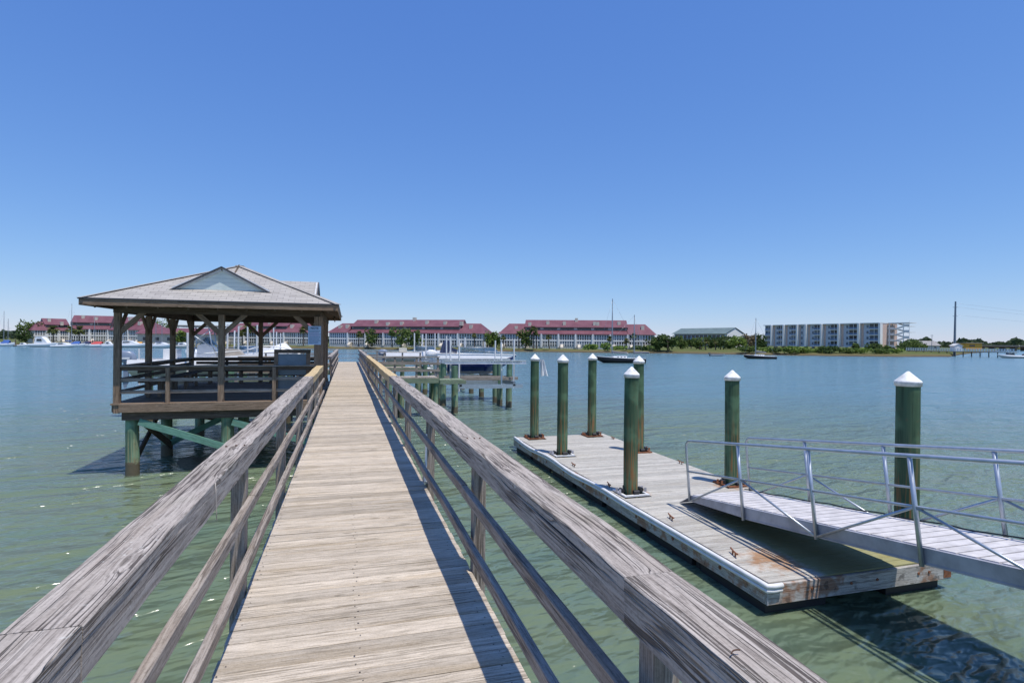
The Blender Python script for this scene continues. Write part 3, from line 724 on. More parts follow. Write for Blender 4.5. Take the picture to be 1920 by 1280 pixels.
# ------------------------------------------------------------------ floating dock
FX0, FX1, FY0, FY1, FZ = 5.24, 8.32, 6.0, 17.3, .42
fd = empty('floating_dock', ((FX0+FX1)/2,(FY0+FY1)/2,0), label='rectangular floating dock of pale boards with stained timber sides', cat='floating dock')
PILES = [(5.78,17.0,3.11,'furthest left green mooring pile, with a white rag hung on its side',.142),
         (5.66,14.3,3.16,'green mooring pile on the left float edge, middle one of the three there',.15),
         (7.78,17.0,3.13,'green mooring pile at the far right corner of the floating dock',.145),
         (5.60,10.3,3.01,'green mooring pile nearest to the boardwalk rail, in front of another pile',.148),
         (7.95,14.2,3.13,'green mooring pile half hidden behind the nearer left pile on the float',.15),
         (8.10,10.4,2.92,'lower green mooring pile standing just past the end of the gangway',.158),
         (8.13,6.42,3.11,'big green mooring pile standing behind the gangway railing',.165)]
mb = MB(); y = FY0
holes = [(p[0], p[1]) for p in PILES]
while y < FY1-.1:
    segs = [(FX0+.015, FX1-.01)]
    for (hx, hy) in holes:
        if abs(y+.07-hy) < .29:
            out = []
            for a, b in segs:
                if a < hx-.30 < b: out.append((a, hx-.30))
                if a < hx+.30 < b: out.append((hx+.30, b))
                if b < hx-.3 or a > hx+.3: out.append((a, b))
            segs = out
    for a, b in segs: mb.beam((a,y+.07,FZ-.02+random.uniform(-.002,.002)), (b,y+.07,FZ-.02), .137, .038)
    y += .142
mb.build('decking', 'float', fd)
def fside0(m):
    m.beam((FX0-.02,FY0,FZ-.145), (FX0-.02,FY1,FZ-.145), .05, .26, ch=.006, seg=60, wob=.006)
def fside1(m):
    m.beam((FX1+.02,FY0,FZ-.145), (FX1+.02,FY1,FZ-.145), .05, .26, ch=.006)
one(fside0, 'side_timber', 'floatside', fd); one(fside1, 'side_timber', 'floatside', fd)
one(lambda m: m.beam((FX0-.045,FY0-.03,FZ-.143), (FX1+.05,FY0-.03,FZ-.143), .05, .255, ch=.006, seg=12, wob=.003), 'end_timber', 'floatside', fd)
one(lambda m: m.beam((FX0-.045,FY1+.03,FZ-.143), (FX1+.05,FY1+.03,FZ-.143), .05, .255, ch=.006), 'end_timber', 'floatside', fd)
def bumper(m):
    pts = []
    for i in range(120):
        t = i/119; yy = FY0-.07+t*(FY1-FY0+.05)
        wv = .022*math.sin(yy*1.9)*max(0, min(1, (yy-9)/3)) 
        pts.append((FX0-.055+wv, yy, FZ-.018+wv*.7))
    pts = [(FX0+.16,FY0-.075,FZ-.018), (FX0+.02,FY0-.08,FZ-.018)]+pts
    m.path(pts, .034, 10)
    m.path([(p[0]-.008,p[1],p[2]-.06) for p in pts], .026, 8)
one(bumper, 'edge_bumper', 'white', fd)
for i in range(7):
    for xx in (FX0+.50, FX1-.55):
        yy = FY0+.75+i*1.62
        one(lambda m: m.box((xx,yy,-.02), (.98,1.40,.33)), 'flotation_drum', 'black', fd)
def brk(m):
    for i in range(10): m.box((FX0+.09,FY0+.4+i*1.15,-.0), (.10,.09,.28))
one(brk, 'bracket', 'black', fd)
one(lambda m: m.box((FX1-.02,FY0-.058,FZ-.14), (.14,.006,.21)), 'corner_plate', 'rust', fd)
one(lambda m: m.box((FX0-.047,FY0-.058,FZ-.14), (.016,.006,.25)), 'corner_plate', 'aluw', fd)
for i_ in range(9):
    one(lambda m: m.tube((FX0-.042,FY0+.9+i_*1.22,FZ-.15), (FX0-.056,FY0+.9+i_*1.22,FZ-.15), .028, None, 10), 'bolt_head', 'rust', fd)
for x_ in (5.9, 6.55, 7.0, 7.75, 7.95):
    one(lambda m: m.tube((x_,FY0-.054,FZ-.13), (x_,FY0-.066,FZ-.13), .020, None, 10), 'bolt_head', 'rust', fd)
def cleat(m, c, a=0):
    c = Vector(c); d = Vector((math.sin(a),math.cos(a),0))
    m.tube(c-d*.05, c-d*.05+Vector((0,0,.05)), .012, None, 6); m.tube(c+d*.05, c+d*.05+Vector((0,0,.05)), .012, None, 6)
    m.path([c-d*.13+Vector((0,0,.065)), c-d*.05+Vector((0,0,.055)), c+d*.05+Vector((0,0,.055)), c+d*.13+Vector((0,0,.065))], .013, 6)
for (x, y, a) in ((5.46,8.6,.2),(5.43,6.9,.3),(5.42,12.9,0),(5.40,10.9,.2),(8.2,12.5,0),(8.15,16.2,0)):
    one(lambda m: cleat(m, (x,y,FZ), a), 'cleat', 'rust', fd)
for i, (x, y, zt, lab, r) in enumerate(PILES):
    # guide frame with rollers belongs to the float
    def fr(m):
        q = .25
        for s in (-1, 1):
            m.box((x+s*q,y,FZ+.018), (.05,2*q+.05,.03)); m.box((x,y+s*q,FZ+.021), (2*q-.05,.05,.03))
    g = one(fr, 'pile_guide', 'white' if i in (1, 3) else 'rust', fd)
    def rol(m):
        for sx_, sy_ in ((-1,0),(1,0),(0,-1),(0,1)):
            c = Vector((x+sx_*(r+.065), y+sy_*(r+.065), FZ+.075))
            d = Vector((sy_,sx_,0))*.06
            m.tube(c-d, c+d, .045, None, 10)
    one(rol, 'roller', 'black', g)
    for sx_ in (-1, 1):
        for dy_ in (-.07, .07): one(lambda m: m.box((x+sx_*(r+.14),y+dy_,FZ+.07), (.05,.012,.09)), 'roller_bracket', 'aluw' if i in (1,3) else 'rust', g)
    p = empty('mooring_pile', (x,y,0), label=lab, cat='mooring pile', group='green piles round the floating dock')
    ln = random.uniform(-.02,.02)
    one(lambda m: m.tube((x,y,-1.2), (x+ln,y,zt-.20), r*1.0, r*.95, 24, 10, .006), 'shaft', 'pile', p)
    one(lambda m: (m.lathe((x+ln,y,zt-.225), [(r*.98,0),(r*1.07,0),(r*1.09,.065)], 28), m.lathe((x+ln,y,zt-.225), [(r*1.09,.065),(r*1.05,.078)], 28), m.lathe((x+ln,y,zt-.225), [(r*1.05,.078),(.014,.222),(0,.225)], 28)), 'cap', 'capwhite', p)
def rag(m):
    x, y = 5.78+.15, 16.95; n = 9; k = 10; vs = []
    for j in range(k):
        t = j/(k-1); wv = .10+.15*t
        for i in range(n):
            s = i/(n-1)-.5
            vs.append((x+.06+.10*t+s*wv*1.0, y-.02+.035*math.sin(s*11+t*2), 2.93-.50*t-.08*abs(s)*t))
    b = len(vs); vs2 = vs+[(v[0],v[1]+.012,v[2]) for v in vs]
    fs = [(j*n+i, j*n+i+1, (j+1)*n+i+1, (j+1)*n+i) for j in range(k-1) for i in range(n-1)]
    fs += [tuple(q+b for q in reversed(f)) for f in fs]
    m.add(vs2, fs, None, True)
tag(one(rag, 'rag', 'rag'), 'white rag hanging from the far left mooring pile cap', 'rag')

# ------------------------------------------------------------------ gangway
gw = empty('gangway', (6.9,9.0,FZ), label='aluminium gangway with pale boards and pipe railings sloping down to the float', cat='gangway')
GX0, GX1 = 6.14, 7.42
gyp = [9.0-1.45*i for i in range(9)]
gz = lambda y: .51+(9.0-y)*.134          # underside of the side beam
def gside(x, s):
    def f(m):
        ya, yb = 9.0, gyp[-1]
        pts = [(x,ya+.02,gz(ya)+.06), (x,ya+.02,gz(ya)+.17), (x,yb,gz(yb)+.17), (x,yb,gz(yb)), (x,7.6,gz(7.6))]
        m.prism(pts, (s*.05,0,0))
        m.beam((x+s*.04,7.6,gz(7.6)-.003), (x+s*.04,yb,gz(yb)-.003), .10, .02)
    one(f, 'side_beam', 'aluw', gw)
gside(GX0, 1); gside(GX1, -1)
mb = MB(); y = 9.05; k = 0
while y > gyp[-1]:
    z = gz(y-.10)+.165
    mb.box(((GX0+GX1)/2,y-.10,z), (GX1-GX0-.115,.178,.03), 0, Matrix.Rotation(-math.atan(.134), 3, 'X'))
    y -= .205; k += 1
mb.build('tread', 'ramp', gw)
def treadgap(m):
    yb = gyp[-1]; ya = 9.0
    m.prism([(GX0+.06,ya,gz(ya)+.135), (GX1-.06,ya,gz(ya)+.135), (GX1-.06,yb,gz(yb)+.135), (GX0+.06,yb,gz(yb)+.135)], (0,0,-.02))
one(treadgap, 'gap_shade_sheet', 'black', gw)  # black sheet below the treads, painted shade for the gaps between boards
one(lambda m: m.prism([(GX0+.02,9.03,gz(9)+.15), (GX1-.02,9.03,gz(9)+.15), (GX1-.02,9.42,FZ+.012), (GX0+.02,9.42,FZ+.012)], (0,0,.008)), 'hinge_plate', 'aluw', gw)
SL = Vector((0,-1,.134)).normalized(); NV = Vector((0,.134,1)).normalized()
def grail(x):
    pb = [Vector((x,y,gz(y)+.0)) for y in gyp]; H = 1.17
    tops = [p+NV*H for p in pb]; mids = [p+NV*(H*.52) for p in pb]
    pb[0] = pb[0]+NV*.07
    a = tops[0]
    arc = [mids[0]+NV*(H*.48-.12)]+[a-NV*.12+ SL*(.12*(1-math.cos(t)))+NV*.12*math.sin(t) for t in [i*math.pi/12 for i in range(1, 7)]]
    one(lambda m: m.path([pb[0]+SL*0]+arc+[tops[-1]], .024, 8), 'handrail', 'alu', gw)
    one(lambda m: m.path([mids[0], mids[-1]], .018, 8), 'mid_rail', 'alu', gw)
    for i in range(1, len(pb)):
        one(lambda m: m.path([pb[i]-NV*.03, tops[i]-NV*.02], .026, 8), 'upright', 'alu', gw)
    for i in range(len(pb)-1):
        if i % 2 == 0: p, q = pb[i], mids[i+1]
        else: p, q = mids[i], pb[i+1]
        one(lambda m: m.path([p, q], .017, 8), 'diagonal', 'alu', gw)
grail(GX0-.03); grail(GX1+.03)
def cable(m):
    pts = []
    for i in range(90):
        y = 9.1-i*.125; pts.append((GX1-.03+.012*math.sin(i*1.7), y, gz(y)+.195+.008*math.sin(i*.9)))
    m.path(pts, .010, 6)
tag(one(cable, 'electric_cable', 'black'), 'black cable laid along the far edge of the gangway deck', 'cable')
ld = empty('landing_platform', (6.8,-4.0,0), label='small timber landing at the shore end of the gangway', cat='platform')
one(lambda m: [m.beam((6.0,-2.75-.145*i,1.98), (7.7,-2.75-.145*i,1.98), .138, .04) for i in range(16)], 'decking', 'deck', ld)
for (x, y) in ((6.15,-2.9),(7.55,-2.9),(6.15,-4.8),(7.55,-4.8)):
    one(lambda m: m.tube((x,y,-1), (x,y,1.955), .13, .12, 14), 'pile', 'pilelow', ld)

# ------------------------------------------------------------------ finger piers
def finger(x0, x1, y0, wdt, label, wood_='greenwood', rside=True):
    f = empty('finger_pier', ((x0+x1)/2,y0,0), label=label, cat='pier', group='finger piers off the boardwalk')
    z = DZ-.03
    one(lambda m: [m.beam((min(x0,x1)+.072+.144*i,y0,z-.02), (min(x0,x1)+.072+.144*i,y0+wdt,z-.02), .138, .038) for i in range(int(abs(x1-x0)/.144))], 'decking', 'deck', f)
    for yy in (y0+.02, y0+wdt-.02):
        one(lambda m: m.beam((x0,yy,z-.15), (x1,yy,z-.15), .045, .22), 'edge_beam', wood_, f)
    ys_ = (y0+.06,) if rside else (y0+wdt-.06,)
    n = 3
    for yy in ys_:
        for i in range(n+1):
            xx = x0+(x1-x0)*(.03+.94*i/n)
            one(lambda m: m.beam((xx,yy,z-.25), (xx,yy,DZ+.88), .09, .09, up=(0,1,0)), 'post', 'rail', f)
        one(lambda m: m.beam((x0,yy,DZ+.915), (x1,yy,DZ+.915), .15, .04, seg=12, wob=.004), 'cap_rail', 'cap', f)
        for zz in (.60,.29):
            one(lambda m: m.beam((x0,yy-.06,DZ+zz), (x1,yy-.06,DZ+zz), .04, .10), 'lower_rail', 'rail', f)
    for i in range(2):
        xx = x0+(x1-x0)*(.45+.5*i)
        for yy in (y0+.15, y0+wdt-.15):
            one(lambda m: m.tube((xx,yy,-1), (xx,yy,z-.05), .12, .11, 14), 'pile', 'pilelow', f)
    return f
finger(1.0, 4.1, 25.6, 1.2, 'right finger pier with rails nearest to the float')
finger(1.0, 4.5, 35.2, 1.2, 'second right finger pier, behind the white and blue boat stern')
finger(1.0, 4.0, 40.6, 1.2, 'furthest right finger pier near the end of the boardwalk')
finger(-.8, -4.3, 25.2, 1.2, 'left finger pier just beyond the pavilion')
finger(-.8, -4.3, 32.6, 1.2, 'middle left finger pier behind the boats beyond the pavilion')
finger(-.8, -4.0, 41.3, 1.2, 'furthest left finger pier near the end of the boardwalk')
wf = empty('pier_walkway', (4.6,26.4,0), label='green treated walkway along the empty boat lift on the right', cat='walkway')
one(lambda m: [m.beam((4.14+.144*i,25.55,DZ-.16), (4.14+.144*i,26.55,DZ-.16), .138, .038) for i in range(8)], 'decking', 'greenwood', wf)
one(lambda m: m.beam((4.1,25.52,DZ-.25), (5.3,25.52,DZ-.25), .045, .16), 'edge_beam', 'greenwood', wf)

# ------------------------------------------------------------------ boat lifts
def lift(x0, x1, y0, y1, zb, zc, poles, label, piles=None, small=False, beamtext=False):
    L = empty('boat_lift', ((x0+x1)/2,(y0+y1)/2,0), label=label, cat='boat lift', group='boat lifts along the boardwalk')
    for (px, py, pt) in (piles or [(x0,y0,zb-.1),(x1,y0,zb-.1),(x0,y1,zb-.1),(x1,y1,zb-.1)]):
        one(lambda m: m.tube((px,py,-1), (px,py,pt), .17, .155, 16, 5, .012), 'pile', 'pilelow' if pt < 2.2 else 'pilelow', L)
    for yy in (y0, y1):
        def tb(m):
            m.beam((x0-.5,yy,zb+.10), (x1+.45,yy,zb+.10), .14, .02); m.beam((x0-.5,yy,zb-.06), (x1+.45,yy,zb-.06), .14, .02)
            m.beam((x0-.5,yy,zb+.02), (x1+.45,yy,zb+.02), .02, .135)
        b = one(tb, 'top_beam', 'beamalu', L)
        one(lambda m: m.tube((x0-.35,yy+.15,zb+.02), (x1+.35,yy+.15,zb+.02), .03, None, 8), 'winch_shaft', 'steel', b)
        one(lambda m: m.box((x0-.58,yy,zb+.05), (.15,.18,.18)), 'motor_housing', 'alu', b)
    cx = [x0+.35, x1-.1]
    for xx in cx:
        one(lambda m: (m.beam((xx,y0+.2,zc), (xx,y1-.2,zc), .12, .22), ), 'cradle_beam', 'steel', L)
        for yy in (y0+.22, y1-.22): one(lambda m: m.tube((xx,yy,zc), (xx,yy,zb), .008, None, 5), 'cable', 'steel', L)
    for yy in ((y0*2+y1)/3, (y0+2*y1)/3):
        one(lambda m: m.beam((x0-.2,yy,zc+.22), (x1+.3,yy,zc+.22), .20, .15), 'bunk', 'rail', L)
    for yy in (y0+.25, y1-.25):
        one(lambda m: m.beam((x0-.1,yy,zc-.12), (x1+.35,yy,zc-.12), .10, .2), 'cradle_rail', 'alu', L)
    for (px, py, pz0, pz1) in poles:
        one(lambda m: (m.tube((px,py,pz0), (px+random.uniform(-.04,.04),py,pz1), .042, None, 8)), 'guide_pole', 'white', L)
    return L
def X(u, Y):   # world X on the line of column u at world Y
    r = (u-960)/FPX; c, s = math.cos(YAW), math.sin(YAW)
    return Y*(s+r*c)/(c-r*s)
lf = lift(5.04, 8.25, 27.0, 29.9, 2.44, 1.36, [(X(845.5,27.25),27.25,1.4,3.70), (X(861.4,27.9),27.9,.95,3.62), (X(941,27.25),27.25,1.3,3.45), (X(964,27.6),27.6,1.3,3.62)], 'empty boat lift with aluminium beams in front of the blue and white boat', piles=[(5.04,26.95,2.3),(8.28,28.6,2.3),(5.0,30.05,2.3),(8.05,29.7,2.3)])
def btext(m):
    random.seed(5)
    for (xa, xb, yy) in ((6.9,8.5,26.985),(6.6,8.2,29.885)):
        x = xa
        while x < xb:
            q = random.uniform(.03,.09); m.box((x,yy,2.46), (q,.004,.05)); x += q+random.choice([.02,.02,.08])
one(btext, 'lettering', 'steel', lf)
lift(5.0, 8.15, 31.0, 34.4, 2.3, 1.45, [(X(837.6,31.3),31.3,1.5,3.78), (X(872,34.0),34.0,1.5,3.72), (X(928,31.3),31.3,1.5,3.55), (X(910,34.0),34,1.5,3.45)], 'boat lift carrying the blue and white bowrider on the right')
lift(4.9, 8.0, 36.7, 39.8, 2.2, 1.45, [(X(815.8,37),37,1.5,4.0), (X(798.6,37),37,1.5,3.95), (X(900,39),39,1.5,3.1), (X(791,39),39,1.5,3.95), (X(777.6,37.5),37.5,1.5,4.0)], 'boat lift with tall white guide poles behind the blue and white boat')
lift(-8.0, -4.9, 27.0, 30.4, 2.25, 1.3, [(X(284.5,27),27,1.3,3.85), (X(352,27.3),27.3,1.3,3.75), (X(426,30.2),30.2,1.3,4.2), (X(262,30.2),30.2,1.3,3.0)], 'left boat lift carrying the boat with the grey outboard')
lift(-7.6, -4.6, 34.3, 37.6, 2.25, 1.3, [(X(447,34.5),34.5,1.3,4.2), (X(465,34.5),34.5,1.3,4.35), (X(481,34.5),34.5,1.3,4.3), (X(439,37.2),37.2,1.3,4.0)], 'left boat lift under the white boat with bow rails')
lift(-7.4, -4.2, 39.2, 41.2, 2.2, 1.3, [(X(513.5,39.4),39.4,1.3,4.25), (X(519,40.8),40.8,1.3,4.0), (X(526,39.4),39.4,1.3,3.9)], 'furthest left boat lift beside the white covered boat')

# ------------------------------------------------------------------ boats
def hullmesh(m, L, B, zk, zs, bowrise=.25, n=14, stripe=True, flare=1.0):
    """bow towards +x, keel zk, sheer zs at stern"""
    rings = []
    for i in range(n+1):
        t = i/n; x = -L/2+L*t
        hb = B/2*(1-max(0, (t-.35)/.65)**2.3)*(.92+.08*min(1, t*4))
        if i == n: hb = .015
        zsh = zs+bowrise*t**2; kz = zk+(zs-zk)*.85*max(0, (t-.55)/.45)**2.4; cz = kz+(zsh-kz)*.36
        xo = 0 if t < .8 else 0
        rings.append([Vector((x,0,kz)), Vector((x,hb*.80*flare,cz)), Vector((x,hb,kz+(zsh-kz)*.66)), Vector((x,hb*.93,zsh))])
    for s in (1, -1):
        for row, mi in ((0, 1 if stripe else 0), (1, 1 if stripe else 0), (2, 0)):
            m.cur = mi; vs = []; fs = []
            for r in rings:
                for k_ in (row, row+1): vs.append((r[k_].x, r[k_].y*s, r[k_].z))
            for i in range(n):
                f = (2*i, 2*i+2, 2*i+3, 2*i+1); fs.append(f if s < 0 else tuple(reversed(f)))
            m.add(vs, fs, None, True)
    r = rings[0]; m.cur = 0
    m.poly([(r[0].x,0,r[0].z)]+[(p.x,p.y,p.z) for p in r[1:]]+[(p.x,-p.y,p.z) for p in reversed(r[1:])])
    return rings
def deckmesh(m, rings, dz=-.02, i0=0, i1=None):
    i1 = len(rings)-1 if i1 is None else i1; vs = []; fs = []
    for r in rings[i0:i1+1]: vs += [(r[3].x, r[3].y*.985, r[3].z+dz), (r[3].x, -r[3].y*.985, r[3].z+dz)]
    for i in range(i1-i0): fs.append((2*i, 2*i+1, 2*i+3, 2*i+2))
    m.add(vs, fs, None)
def outboard(parent, x, z, mat='graymotor', s=1.0, y=0):
    def cowl(m):
        pr = [(-.02,0),(.30,0),(.34,.10),(.31,.30),(.20,.42),(-.12,.45),(-.30,.36),(-.34,.12),(-.28,0)]
        pts = [Vector((x+a*s, y-.17*s, z+b*s)) for a, b in pr]
        n = len(pts); vs = []
        for k_, (yy, sc) in enumerate(((-.17,.75),(-.12,1),(.12,1),(.17,.75))):
            for a, b in pr: vs.append((x+a*s*sc, y+yy*s, z+.2*s+(b-.2)*s*sc))
        fs = [(k_*n+i, k_*n+(i+1) % n, (k_+1)*n+(i+1) % n, (k_+1)*n+i) for k_ in range(3) for i in range(n)]
        fs += [tuple(reversed(range(n))), tuple(3*n+i for i in range(n))]
        m.add(vs, fs, None, True)
    o = one(cowl, 'outboard_motor', mat, parent, True)
    one(lambda m: m.box((x,y-.175*s,z+.16*s), (.34*s,.01,.07*s)), 'decal', 'white', o, True)
    def leg(m):
        m.box((x+.02,y,z-.30*s), (.16*s,.11*s,.62*s)); m.box((x-.02,y,z-.60*s), (.42*s,.03,.04)); m.tube((x-.25*s,y,z-.72*s), (x+.22*s,y,z-.72*s), .055*s, .03*s, 10)
        m.prism([(x-.1*s,y-.01,z-.72*s),(x+.12*s,y-.01,z-.72*s),(x+.02*s,y-.01,z-.98*s),(x-.05*s,y-.01,z-.98*s)], (0,.02,0))
    one(leg, 'lower_unit', mat, o, True)
    return o
def windshield(parent, x0, x1, z, b, h, mat='clear', rake=.3):
    def gl(m):
        P = [(x0,-b,z),(x0+rake,-b*.97,z+h),(x1-.1,-b*.55,z+h),(x1+.25,-b*.55,z),(x1-.1,b*.55,z+h),(x1+.25,b*.55,z),(x0+rake,b*.97,z+h),(x0,b,z)]
        def q(a, b_, c, d): m.add([P[a],P[b_],P[c],P[d]]+[(v[0]-.01,v[1]*.98,v[2]) for v in (P[a],P[b_],P[c],P[d])], [(0,1,2,3),(7,6,5,4),(1,5,6,2)])
        q(0,1,2,3); q(3,2,4,5); q(5,4,6,7)
    g = one(gl, 'windshield', mat, parent, True)
    one(lambda m: m.path([(x0+rake,-b*.97,z+h),(x1-.1,-b*.55,z+h),(x1-.1,b*.55,z+h),(x0+rake,b*.97,z+h)], .015, 6), 'frame', 'alu', g, True)
    return g
# right: blue and white bowrider, bow to the right
XR = (X(818,32.6)+X(968,32.6))/2
b1 = empty('bowrider_boat', (XR,32.7,0), R(-2), 'white bowrider with blue hull stripe on the right boat lift', 'boat')
mb = MB(); LR = X(968,32.6)-X(818,32.6); rg = hullmesh(mb, LR, 2.1, 1.66, 2.78, -.08)
mb.build('hull', ['gel','bluegel'], b1, True)
one(lambda m: deckmesh(m, rg, .0), 'deck', 'offwhite', b1, True)
one(lambda m: m.path([(r[3].x, -r[3].y-.01, r[3].z-.02) for r in rg], .03, 6), 'rub_rail', 'gel', b1, True)
windshield(b1, -1.2, 1.1, 2.76, .78, .36)
one(lambda m: [m.box((-1.5,s*.45,2.75), (.5,.5,.30)) for s in (-1,1)], 'seat', 'gel', b1, True)
one(lambda m: m.path([(rg[i][3].x, -rg[i][3].y*.9, rg[i][3].z+.14) for i in range(8,14)]+[(rg[i][3].x, rg[i][3].y*.9, rg[i][3].z+.14) for i in range(13,7,-1)], .015, 6), 'bow_rail', 'alu', b1, True)
one(lambda m: m.box((1.75,-.3,2.74), (.18,.14,.07)), 'cleat', 'steel', b1, True)
def bim(m):
    for i, (x, z, w_) in enumerate(((-1.85,2.95,.30),(-1.80,3.2,.34),(-1.72,3.45,.24),(-1.70,3.66,.10))): pass
    pr = [(-2.20,2.72),(-1.32,2.72),(-1.35,3.02),(-1.62,3.10),(-1.74,3.42),(-1.86,3.55),(-1.98,3.38),(-2.10,3.05)]
    m.prism([(a+.05,-.7,b) for a, b in pr], (0,1.4,0))
one(bim, 'folded_canvas_top', 'navy', b1, True)
outboard(b1, -LR/2-.25, 2.55, 'gel', .95)
# second right boat, behind, cream and low
b2 = empty('runabout_boat', (X(790,38),38.2,0), R(-4), 'low white runabout behind the finger pier rails, left of the blue striped boat', 'boat')
mb = MB(); rg = hullmesh(mb, 4.6, 1.9, 1.9, 2.72, .2); mb.build('hull', ['gel','offwhite'], b2, True)
one(lambda m: deckmesh(m, rg, .0), 'deck', 'cream', b2, True)
windshield(b2, -.6, .9, 2.75, .7, .35); outboard(b2, -2.5, 2.5, 'graymotor', .9)
one(lambda m: [m.box((-1.2,s*.42,2.85), (.5,.5,.28)) for s in (-1,1)], 'seat', 'cream', b2, True)
# left boat A: centre console with grey outboard at the left, bow to the right
b3 = empty('console_boat', (-6.45,28.6,0), R(3), 'white console boat with slate outboard and tube top, on the lift past the pavilion', 'boat')
mb = MB(); rg = hullmesh(mb, 5.2, 2.2, 1.75, 2.56, .28); mb.build('hull', ['gel','offwhite'], b3, True)
one(lambda m: deckmesh(m, rg, -.05), 'deck', 'offwhite', b3, True)
outboard(b3, -2.9, 2.42, 'graymotor', 1.15)
one(lambda m: m.prism([(-.1,-.35,2.5),(.75,-.35,2.5),(.62,-.35,3.12),(.30,-.35,3.28),(-.05,-.35,3.2)], (0,.7,0)), 'console', 'gel', b3, True)
windshield(b3, .0, .45, 3.2, .33, .38)
def tt(m):
    for s in (-1, 1):
        m.path([(-.45,s*.62,2.5),(-.25,s*.62,3.3),(-.30,s*.68,4.03)], .028, 6); m.path([(.85,s*.62,2.55),(.55,s*.62,3.3),(.45,s*.68,4.03)], .028, 6)
        m.path([(-.3,s*.64,3.2),(.5,s*.64,3.9)], .02, 6); m.path([(-.3,s*.66,3.75),(.5,s*.62,3.15)], .02, 6)
    m.path([(-.8,-.7,4.03),(.95,-.7,4.03),(.95,.7,4.03),(-.8,.7,4.03),(-.8,-.7,4.03)], .025, 6)
top = one(tt, 'tower_frame', 'alu', b3, True)
one(lambda m: m.box((.08,0,4.07), (1.9,1.5,.035)), 'canvas_top', 'tan', top, True)
one(lambda m: m.prism([(.9,-.5,2.6),(1.9,-.35,2.7),(1.6,-.3,3.0),(1.05,-.42,3.05)], (0,.8,0)), 'seat', 'tan', b3, True)
one(lambda m: m.box((-1.1,0,2.8), (.5,1.1,.45)), 'leaning_seat', 'gel', b3, True)
one(lambda m: m.path([(rg[i][3].x, -rg[i][3].y*.92, rg[i][3].z+.2) for i in range(7,14)]+[(rg[i][3].x, rg[i][3].y*.92, rg[i][3].z+.2) for i in range(13,6,-1)], .016, 6), 'bow_rail', 'alu', b3, True)
b4 = empty('cuddy_boat', (-5.55,35.9,0), R(2), 'white boat with arched bow rails among tall guide poles beyond the pavilion', 'boat')
mb = MB(); rg = hullmesh(mb, 5.4, 2.2, 1.75, 2.62, .25); mb.build('hull', ['gel','gel'], b4, True)
one(lambda m: deckmesh(m, rg, .0), 'deck', 'gel', b4, True)
windshield(b4, -.9, .6, 2.68, .8, .42)
one(lambda m: [m.path([(rg[i][3].x, s*rg[i][3].y*.85, rg[i][3].z+.30*math.sin((i-6)/7*math.pi)+.05) for i in range(6,14)], .03, 6) for s in (-1,1)], 'bow_rail', 'white', b4, True)
one(lambda m: m.prism([(.5,-.5,2.66),(2.0,-.3,2.74),(1.5,-.3,2.95),(.7,-.45,3.0)], (0,.9,0)), 'cabin_top', 'gel', b4, True)
outboard(b4, -2.95, 2.5, 'gel', .95)
b5 = empty('covered_boat', (-4.35,40.2,0), R(0), 'small craft under a peaked white cover at the furthest left lift', 'boat')
mb = MB(); rg = hullmesh(mb, 2.9, 1.25, 1.9, 2.55, .15); mb.build('hull', ['gel','offwhite'], b5, True)
def cov(m):
    prof = [(-1.35,2.6),(-.9,2.78),(-.3,3.05),(.15,3.25),(.45,3.22),(.8,2.85),(1.35,2.7)]
    vs = []
    for a, z in prof:
        for t in (-1,-.6,0,.6,1): vs.append((a, t*.58*(1-abs(a)/2.2), 2.52+(z-2.52)*(1-abs(t)**2.2)))
    m.add(vs, [(i*5+j, (i+1)*5+j, (i+1)*5+j+1, i*5+j+1) for i in range(6) for j in range(4)], None, True)
one(cov, 'cover', 'white', b5, True)

